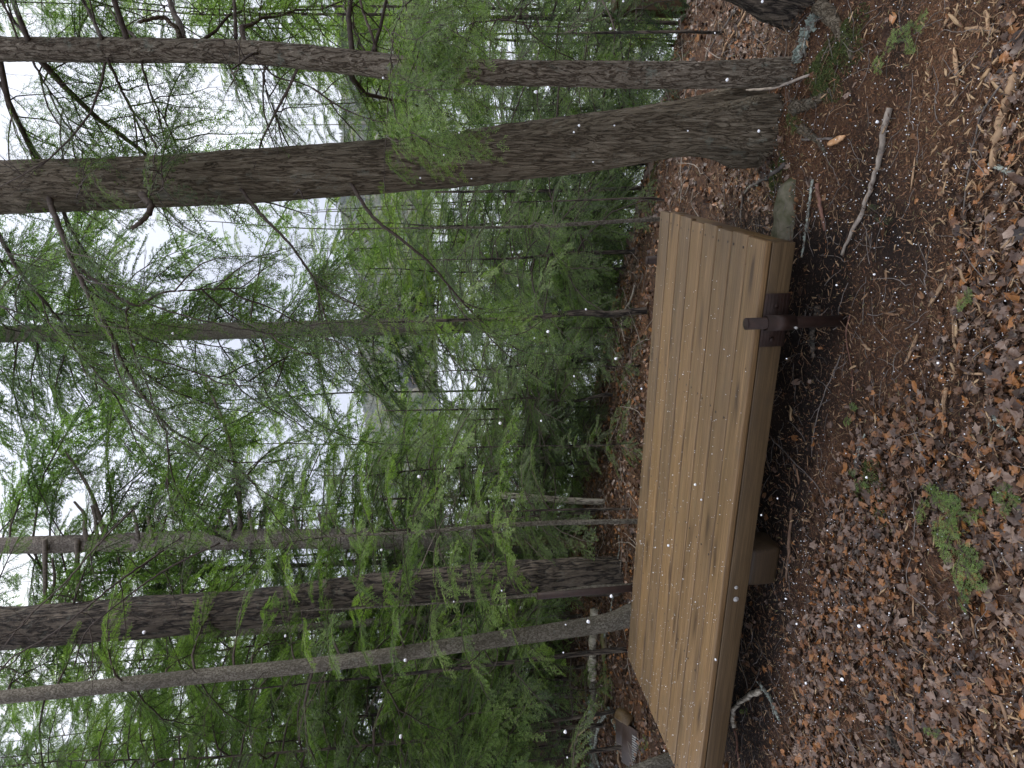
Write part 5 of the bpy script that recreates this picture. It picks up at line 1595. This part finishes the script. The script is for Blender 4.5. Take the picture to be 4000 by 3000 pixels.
inframe = (np.abs(pos[:, 0]) < pos[:, 1] * .55) & (pos[:, 1] > 1.5)
order = [i for i in np.argsort(-S / (pos[:, 1] + 1)) if inframe[i]]
solo = np.array(order[:220])
CM = [mesh_from('wood_chip', V0, [(F4, 0)], [M['chip']]) for V0, F3, F4 in CP]
for i in solo:
    link('wood_chip', CM[rs_l.integers(8)], ground, Matrix.Translation(Vector(pos[i])) @ Matrix(R[i]).to_4x4() @ Matrix.Scale(float(S[i]), 4))
rest = np.setdiff1d(np.arange(len(pos)), solo)
mb = MB(); scatter(mb, CP, pos[rest], R[rest], S[rest], col[rest])
tag(link('wood_chips', mb.mesh('wood_chips', [M['chip']]), ground), kind='stuff')
print('chips', len(pos))

# needle duff and crumbs: flat slivers
def sliver(seed):
    rs = np.random.default_rng(seed)
    w_ = rs.uniform(.07, .22)
    b_ = rs.uniform(-.15, .15)
    V = np.array([(-.5, 0, 0), (-.1, -w_ / 2, .05), (.5, b_, rs.uniform(0, .2)), (0, w_ / 2, .08)])
    return V, np.array([[0, 1, 2]]), np.array([[0, 1, 2, 3]])
SLV = []
for k in range(8):
    V0, F3, F4 = sliver(k)
    SLV.append((V0, np.array([[0, 1, 2], [0, 2, 3]]), []))
mb = MB()
x, y = pts_in(230000, -2.4, 2.2, 1.2, 3.5)
s_, d_ = sd_of(x, y)
k = ~((s_ > .05) & (s_ < L_B) & (d_ > .15) & (d_ < W_B))
bare = fbm(x * 2.2, y * 2.2, 11)
k &= rs_l.uniform(0, 1, len(x)) < np.clip(.75 + .9 * bare, .12, 1) * (1 - .8 * shade_and_humus(x, y))
x, y = x[k], y[k]
pos, R, S, col = place(x, y, .004, .017, .35, .001, .008)
scatter(mb, SLV, pos, R, S, col)
x, y = pts_in(52000, -2.4, 2.2, 1.2, 3.5)
pos, R, S, col = place(x, y, .006, .026, .3, .012, .014)
scatter(mb, SLV, pos, R, S, col)
x, y = pts_in(60000, -5, 3.2, 3.4, 7.5)
pos, R, S, col = place(x, y, .012, .04, .4, .002, .012)
scatter(mb, SLV, pos, R, S, col)
print('slivers', mb.n // 4)
tag(link('needle_duff', mb.mesh('needle_duff', [M['duff']]), ground), kind='stuff')

# fine twigs
def curly(seed):
    rs = np.random.default_rng(seed)
    n = 7
    p = np.zeros((n, 3)); d = np.array([1.0, 0, 0])
    for i in range(1, n):
        d = d + np.array([0, rs.normal(0, .35), rs.normal(0, .1)]); d /= np.linalg.norm(d)
        p[i] = p[i - 1] + d / (n - 1)
    p[:, 2] = np.abs(p[:, 2])
    V, F, C = tube(p, np.linspace(.014, .006, n), 3, cap=False)
    return V, np.array([[0, 1, 2]]), F
TW = [curly(k) for k in range(10)]
for nm, mt, nn, area, s0, s1 in (('twig_litter', 'stick_grey', 1500, (-2.4, 2.2, 1.2, 3.6), .05, .16), ('twig_litter', 'stick_tan', 900, (-2.4, 2.2, 1.2, 3.6), .03, .12),
                                 ('twig_litter', 'stick_pale', 1100, (-5, 3.2, 3.4, 7.5), .06, .30)):
    x, y = pts_in(nn, *area)
    pos, R, S, col = place(x, y, s0, s1, .12, .006, .012)
    mb = MB(); scatter(mb, TW, pos, R, S, col)
    tag(link(nm, mb.mesh(nm, [M[mt]]), ground), kind='stuff')

# moss: short tufts on the trunk feet, the root ridge and the bank
mb = MB()
for (px_, r_, n_) in (((3230, 285), .07, 2600), ((3215, 345), .04, 900), ((3290, 205), .05, 1200), ((3330, 135), .06, 1300), ((3030, 700), .05, 1200), ((3060, 640), .03, 600),
                      ((3410, 1850), .07, 900), ((3380, 1930), .05, 600), ((3450, 2010), .05, 400), ((2440, 1180), .14, 2500), ((3050, 830), .05, 700), ((3110, 470), .05, 500), ((2560, 700), .12, 900)):
    c = G(*px_)
    a = rs_l.uniform(0, 6.28, n_); r = r_ * np.sqrt(rs_l.uniform(0, 1, n_)) * (1 + .4 * np.sin(a * 3 + c[0] * 9))
    x, y = c[0] + r * np.cos(a) * 1.3, c[1] + r * np.sin(a)
    dome = .35 * r_ * np.clip(1 - (r / r_) ** 2, 0, 1)
    z = gz(x, y) + dome + .002
    pos = np.stack([x, y, z], 1)
    R = euler_R(rs_l.uniform(0, 6.28, n_), rs_l.normal(0, .7, n_), rs_l.normal(-.8, .5, n_))
    scatter(mb, SLV, pos, R, rs_l.uniform(.008, .018, n_), rs_l.uniform(0, 1, n_))
tag(link('moss', mb.mesh('moss', [M['moss']]), ground), kind='stuff')

# snow pellets lying about
def ico():
    t_ = (1 + 5 ** .5) / 2
    V = np.array([(-1, t_, 0), (1, t_, 0), (-1, -t_, 0), (1, -t_, 0), (0, -1, t_), (0, 1, t_), (0, -1, -t_), (0, 1, -t_), (t_, 0, -1), (t_, 0, 1), (-t_, 0, -1), (-t_, 0, 1)]) / 1.902
    F = [(0, 11, 5), (0, 5, 1), (0, 1, 7), (0, 7, 10), (0, 10, 11), (1, 5, 9), (5, 11, 4), (11, 10, 2), (10, 7, 6), (7, 1, 8), (3, 9, 4), (3, 4, 2), (3, 2, 6), (3, 6, 8), (3, 8, 9), (4, 9, 5), (2, 4, 11), (6, 2, 10), (8, 6, 7), (9, 8, 1)]
    return V, np.array(F)
IV, IF = ico()
PEL = [(IV * np.random.default_rng(k).uniform(.8, 1.2, (12, 1)), IF, []) for k in range(3)]
x, y = pts_in(6500, -2.3, 2.0, 1.3, 3.3)
s_, d_ = sd_of(x, y)
k = ~((s_ > -.02) & (s_ < L_B) & (d_ > -.03) & (d_ < W_B))
k &= rs_l.uniform(0, 1, len(x)) < np.clip(.55 + .9 * fbm(x * 1.7, y * 1.7, 21), .1, 1)
pos, R, S, col = place(x[k], y[k], .0009, .0026, .5, .010, .012)
mb = MB(); scatter(mb, PEL, pos, R, S, col)
tag(link('snow_pellets', mb.mesh('snow_pellets', [M['snow']]), ground), kind='stuff')
n_ = 780
s_ = L_B * rs_l.beta(1.4, .9, n_); d_ = rs_l.uniform(.005, W_B - .005, n_)
S = rs_l.uniform(.0008, .0019, n_) * np.where(rs_l.uniform(0, 1, n_) < .05, 1.7, 1)
pos = bo[None] + s_[:, None] * tdir + d_[:, None] * ndir
pos[:, 2] = H_TOP + S * .7
mb = MB(); scatter(mb, PEL, pos, euler_R(*(rs_l.uniform(0, 6, (3, n_)))), S, np.zeros(n_))
tag(link('snow_pellets', mb.mesh('snow_pellets', [M['snow']])), kind='stuff')

# needles and crumbs dropped on the boards
n_ = 150
s_ = rs_l.uniform(.02, L_B - .02, n_); d_ = rs_l.uniform(.02, W_B - .02, n_)
pos = bo[None] + s_[:, None] * tdir + d_[:, None] * ndir
pos[:, 2] = H_TOP + .0012
mb = MB(); scatter(mb, SLV, pos, euler_R(rs_l.uniform(0, 6.28, n_), rs_l.normal(0, .06, n_), rs_l.normal(0, .06, n_)), rs_l.uniform(.005, .020, n_), rs_l.uniform(0, 1, n_))
tag(link('needle_crumbs', mb.mesh('needle_crumbs', [M['duff']])), kind='stuff')

# pellets falling through the air
FL = [(2093, 359, 10, 1.5), (2262, 490, 7, 1.8), (2242, 516, 6, 1.8), (2400, 490, 5, 2.0), (1734, 605, 5, 1.9), (1642, 695, 5, 1.9), (1842, 698, 4, 1.9), (2317, 633, 5, 1.9), (1497, 304, 7, 1.7),
      (2385, 112, 8, 1.6), (2435, 5, 6, 1.6), (1794, 518, 5, 1.8), (2841, 312, 12, 1.3), (2964, 512, 8, 1.6), (2978, 6, 8, 1.5), (2793, 129, 5, 1.9), (3427, 476, 9, 1.2), (2687, 511, 5, 1.9),
      (2141, 1295, 9, 1.4), (2289, 1208, 6, 1.7), (2023, 1115, 6, 1.7), (1701, 1185, 5, 2.0), (1827, 1493, 6, 1.7), (1954, 1653, 10, 1.3), (2243, 1470, 6, 1.7), (2406, 1401, 9, 1.4), (2114, 1644, 6, 1.8),
      (2506, 1518, 6, 1.8), (1637, 1862, 11, 1.2), (1583, 2579, 11, 1.2), (1565, 2877, 12, 1.1), (2298, 2428, 10, 1.4), (2208, 2859, 15, .9), (2388, 2329, 10, 1.4), (1490, 2148, 7, 1.6), (1960, 2307, 5, 1.9),
      (1773, 2350, 5, 1.9), (2210, 2440, 5, 1.9), (2201, 2549, 5, 2.0), (2216, 2959, 5, 1.9), (2611, 2131, 7, 1.6), (563, 2470, 10, 1.3), (1115, 2484, 8, 1.5), (669, 2965, 16, .8), (302, 2537, 5, 1.9),
      (675, 1302, 7, 1.6), (3268, 1114, 6, 1.5), (3415, 1072, 7, 1.5), (3073, 1401, 4, 1.9), (3664, 1418, 7, 1.2), (3385, 1865, 7, 1.4), (3987, 1416, 9, 1.0), (3037, 1947, 5, 1.8), (2716, 1893, 8, 1.5), (2740, 1952, 6, 1.6),
      (3356, 2446, 10, 1.2), (3290, 2654, 16, .9), (3070, 2339, 6, 1.7), (3112, 2437, 6, 1.7), (3148, 2669, 7, 1.6), (3242, 2764, 5, 1.6), (2796, 2577, 7, 1.5), (3703, 2739, 6, 1.3), (3474, 2395, 5, 1.5), (2974, 2012, 5, 1.9),
      (3232, 2072, 4, 1.7), (3541, 2804, 5, 1.4), (2595, 2932, 5, 1.8)]
for k, (a, b, r_, Y) in enumerate(FL):
    p = P(a, b, Y)
    rr = min(r_, 10) * depth_of(p) / F_PX * .66
    if k < 3:
        rs = np.random.default_rng(60 + k)
        Vd, Fd = IV.copy(), IF.copy()
        # one subdivision for a rounder, uneven pellet
        Vn = list(map(tuple, Vd)); cache = {}
        def midp(i, j):
            kk = (min(i, j), max(i, j))
            if kk not in cache:
                m_ = (np.array(Vn[i]) + np.array(Vn[j])); m_ /= np.linalg.norm(m_)
                Vn.append(tuple(m_)); cache[kk] = len(Vn) - 1
            return cache[kk]
        Fn = []
        for (i, j, l) in Fd:
            a_, b_, c_ = midp(i, j), midp(j, l), midp(l, i)
            Fn += [(i, a_, c_), (j, b_, a_), (l, c_, b_), (a_, b_, c_)]
        Vn = np.array(Vn) * rs.uniform(.86, 1.14, (len(Vn), 1))
        if k == 0: FM = []
        FM.append(mesh_from('snow_pellet', Vn, [(np.array(Fn), 0)], [M['snow']], smooth=True))
    if k == 2 or k < 2:
        me = FM[k]
    else:
        me = FM[k % 3]
    o = bpy.data.objects.new('snow_pellet', me)
    sc.collection.objects.link(o)
    o.matrix_world = Matrix.Translation(Vector(p)) @ Euler((k, k * 2.1, k * .7)).to_matrix().to_4x4() @ Matrix.Diagonal((rr, rr * .9, rr * 1.1, 1))
    tag(o, 'white snow pellet falling through the air in front of the trees and platform', 'snow pellet', 'snow pellets falling through the air')

# ================================================================== FAR SHORE
def far_hit(x, y):
    q = ray(x, y); q = q / np.linalg.norm(q)
    t = 60.0
    while t < 1400:
        p = np.array([0, 0, CAM_Z]) + q * t
        if p[2] < max(float(gz(p[0], p[1])), LAKE_Z): return p
        t += 2
    return p
hp = far_hit(1640, 1455)
print('house at', hp)
S_ = np.linalg.norm(hp) / F_PX                                  # metres per photo pixel there
hs_ = empty('house', Vector((hp[0], hp[1], float(gz(hp[0], hp[1])))), 'far dark roofed house with yellow framed windows across the lake', 'house')
hs_.rotation_euler = (0, 0, math.radians(-18))
M['house_roof'] = mat_simple('house_roof', (0.035, 0.037, 0.05), (0.06, 0.063, 0.08), 1.0, .8, .02, obj=False)
M['house_wall'] = mat_simple('house_wall', (0.11, 0.09, 0.08), (0.18, 0.15, 0.13), 2, .8, .02, obj=False)
M['house_trim'] = mat_simple('house_trim', (0.50, 0.33, 0.14), (0.60, 0.42, 0.2), 2, .7, .01, obj=False)
M['house_glass'] = mat_simple('house_glass', (0.02, 0.025, 0.03), (0.03, 0.035, 0.04), 2, .15, .001, obj=False)
def hpart(name, V, F, mat, par=None):
    mb = MB(); mb.add(V, F)
    return link(name, mb.mesh(name, [M[mat]]), par or hs_)
hw, hd, hh_ = 82 * S_, 9.0, 34 * S_
V, F = box_vf(hw, hd, hh_, (0, 0, hh_ / 2)); hpart('wall', V, F, 'house_wall')
rh = 62 * S_
V = np.array([(-hw * .6, -hd * .62, hh_ - .3), (hw * .6, -hd * .62, hh_ - .3), (hw * .6, hd * .62, hh_ - .3), (-hw * .6, hd * .62, hh_ - .3), (-hw * .35, hd * .1, hh_ + rh), (hw * .42, hd * .1, hh_ + rh)])
roof = link('roof', mesh_from('roof', V, [(np.array([[0, 1, 5, 4], [2, 3, 4, 5]]), 0), (np.array([[1, 2, 5], [3, 0, 4], ]), 0), (np.array([[3, 2, 1, 0]]), 0)], [M['house_roof']]), hs_)
for (fx, z_, hgt) in ((-.1, hh_ + rh * .25, 16 * S_), (-.52, hh_ + rh * .75, 20 * S_)):
    V, F = box_vf(.7, .7, hgt, (hw * fx, -hd * .45, z_ + 1)); hpart('flue', V, F, 'snow', roof)
for fx in (-.28, .0, .28):
    V, F = box_vf(24 * S_, .3, 24 * S_, (hw * fx, -hd / 2 - .2, hh_ * .5)); fr_ = hpart('window', V, F, 'house_trim')
    V, F = box_vf(19 * S_, .3, 18 * S_, (hw * fx, -hd / 2 - .3, hh_ * .5)); hpart('pane', V, F, 'house_glass', fr_)
V, F = box_vf(hw * 1.15, .5, 5 * S_, (0, -hd / 2 - .35, hh_ - .2)); hpart('eave_board', V, F, 'house_trim')

# the wood on the far hills, one mass
mb = MB()
rs_l = np.random.default_rng(19)
n_ = 9000
ang = rs_l.uniform(-.62, .62, n_); dd = rs_l.uniform(398, 760, n_)
x, y = dd * np.sin(ang), dd * np.cos(ang)
keep = ~((np.abs(x - hp[0] * y / hp[1]) < 11) & (y < hp[1] + 14))
x, y = x[keep], y[keep]
z = gz(x, y)
ok = z > LAKE_Z + .2
x, y, z = x[ok], y[ok], z[ok]
def far_tree(seed, con):
    rs = np.random.default_rng(seed)
    if con:
        V = [(0, 0, 1.0)]; F = []
        for L_ in range(3):
            zr, r = 1 - (L_ + 1) * .3, .1 + .09 * L_
            V += [(r * math.cos(a + L_) * rs.uniform(.7, 1.2), r * math.sin(a + L_) * rs.uniform(.7, 1.2), zr) for a in np.linspace(0, 6.28, 7)[:6]]
        F = [(0, 1 + j, 1 + (j + 1) % 6) for j in range(6)]
        for L_ in range(2):
            for j in range(6):
                a, b = 1 + L_ * 6 + j, 1 + L_ * 6 + (j + 1) % 6
                F += [(a, a + 6, b), (b, a + 6, b + 6)]
        return np.array(V), np.array(F), []
    V = IV * [.42, .42, .45] * rs.uniform(.75, 1.25, (12, 1)) + [0, 0, .55]
    return V, IF, []
FT = [far_tree(k, k < 3) for k in range(6)]
pos = np.stack([x, y, z - .5], 1)
scatter(mb, FT, pos, euler_R(rs_l.uniform(0, 6, len(x)), np.zeros(len(x)), np.zeros(len(x))), rs_l.uniform(8, 15, len(x)), rs_l.uniform(0, 1, len(x)))
M['far_wood'] = leaf_stops([(0, (.035, .06, .035)), (.35, (.06, .085, .04)), (.6, (.12, .125, .07)), (.8, (.16, .14, .09)), (1, (.05, .075, .045))], .8, name='far_wood')
tag(link('far_wood', mb.mesh('far_wood', [M['far_wood']])), kind='stuff')

# a corner of dark timber far off at the right, between the boughs
c = P(2440, 25, 6.2)
g0 = float(gz(c[0], c[1]))
wp = empty('timber_post', Vector((c[0], c[1], g0)), 'squared brown timber post standing beyond the right hand trees', 'post')
V, F, C = bevel_box(float(P(2405, 25, 6.2)[2]) - g0 + .3, .13, .13, .008)
mb = MB(); mb.add(V, F); mb.F.append((C, 0))
link('post_shaft', mb.mesh('post_shaft', [M['timber']]), wp, Matrix.Translation((0, 0, (float(P(2405, 25, 6.2)[2]) - g0 - .3) / 2)) @ Matrix.Rotation(math.pi / 2, 4, 'Y'))
V, F = box_vf(.16, .16, .02, (0, 0, float(P(2400, 25, 6.2)[2]) - g0))
mb = MB(); mb.add(V, F); link('post_cap', mb.mesh('post_cap', [M['timber']]), wp)

# ================================================================== THE AIR: thin haze over the lake
hz = link('haze', None) if False else None
V, F = box_vf(3000, 1720, 240, (0, 760, 240 / 2 + LAKE_Z - 3))
mb = MB(); mb.add(V, F)
hme = mb.mesh('haze', [])
t = NT('haze')
pv = t.n('ShaderNodeVolumePrincipled')
pv.inputs['Color'].default_value = (0.86, 0.90, 0.97, 1)
pv.inputs['Density'].default_value = 0.00035
pv.inputs['Anisotropy'].default_value = 0.2
t.l(pv.outputs[0], t.out.inputs['Volume'])
hme.materials.append(t.m)
tag(link('haze', hme), kind='stuff')
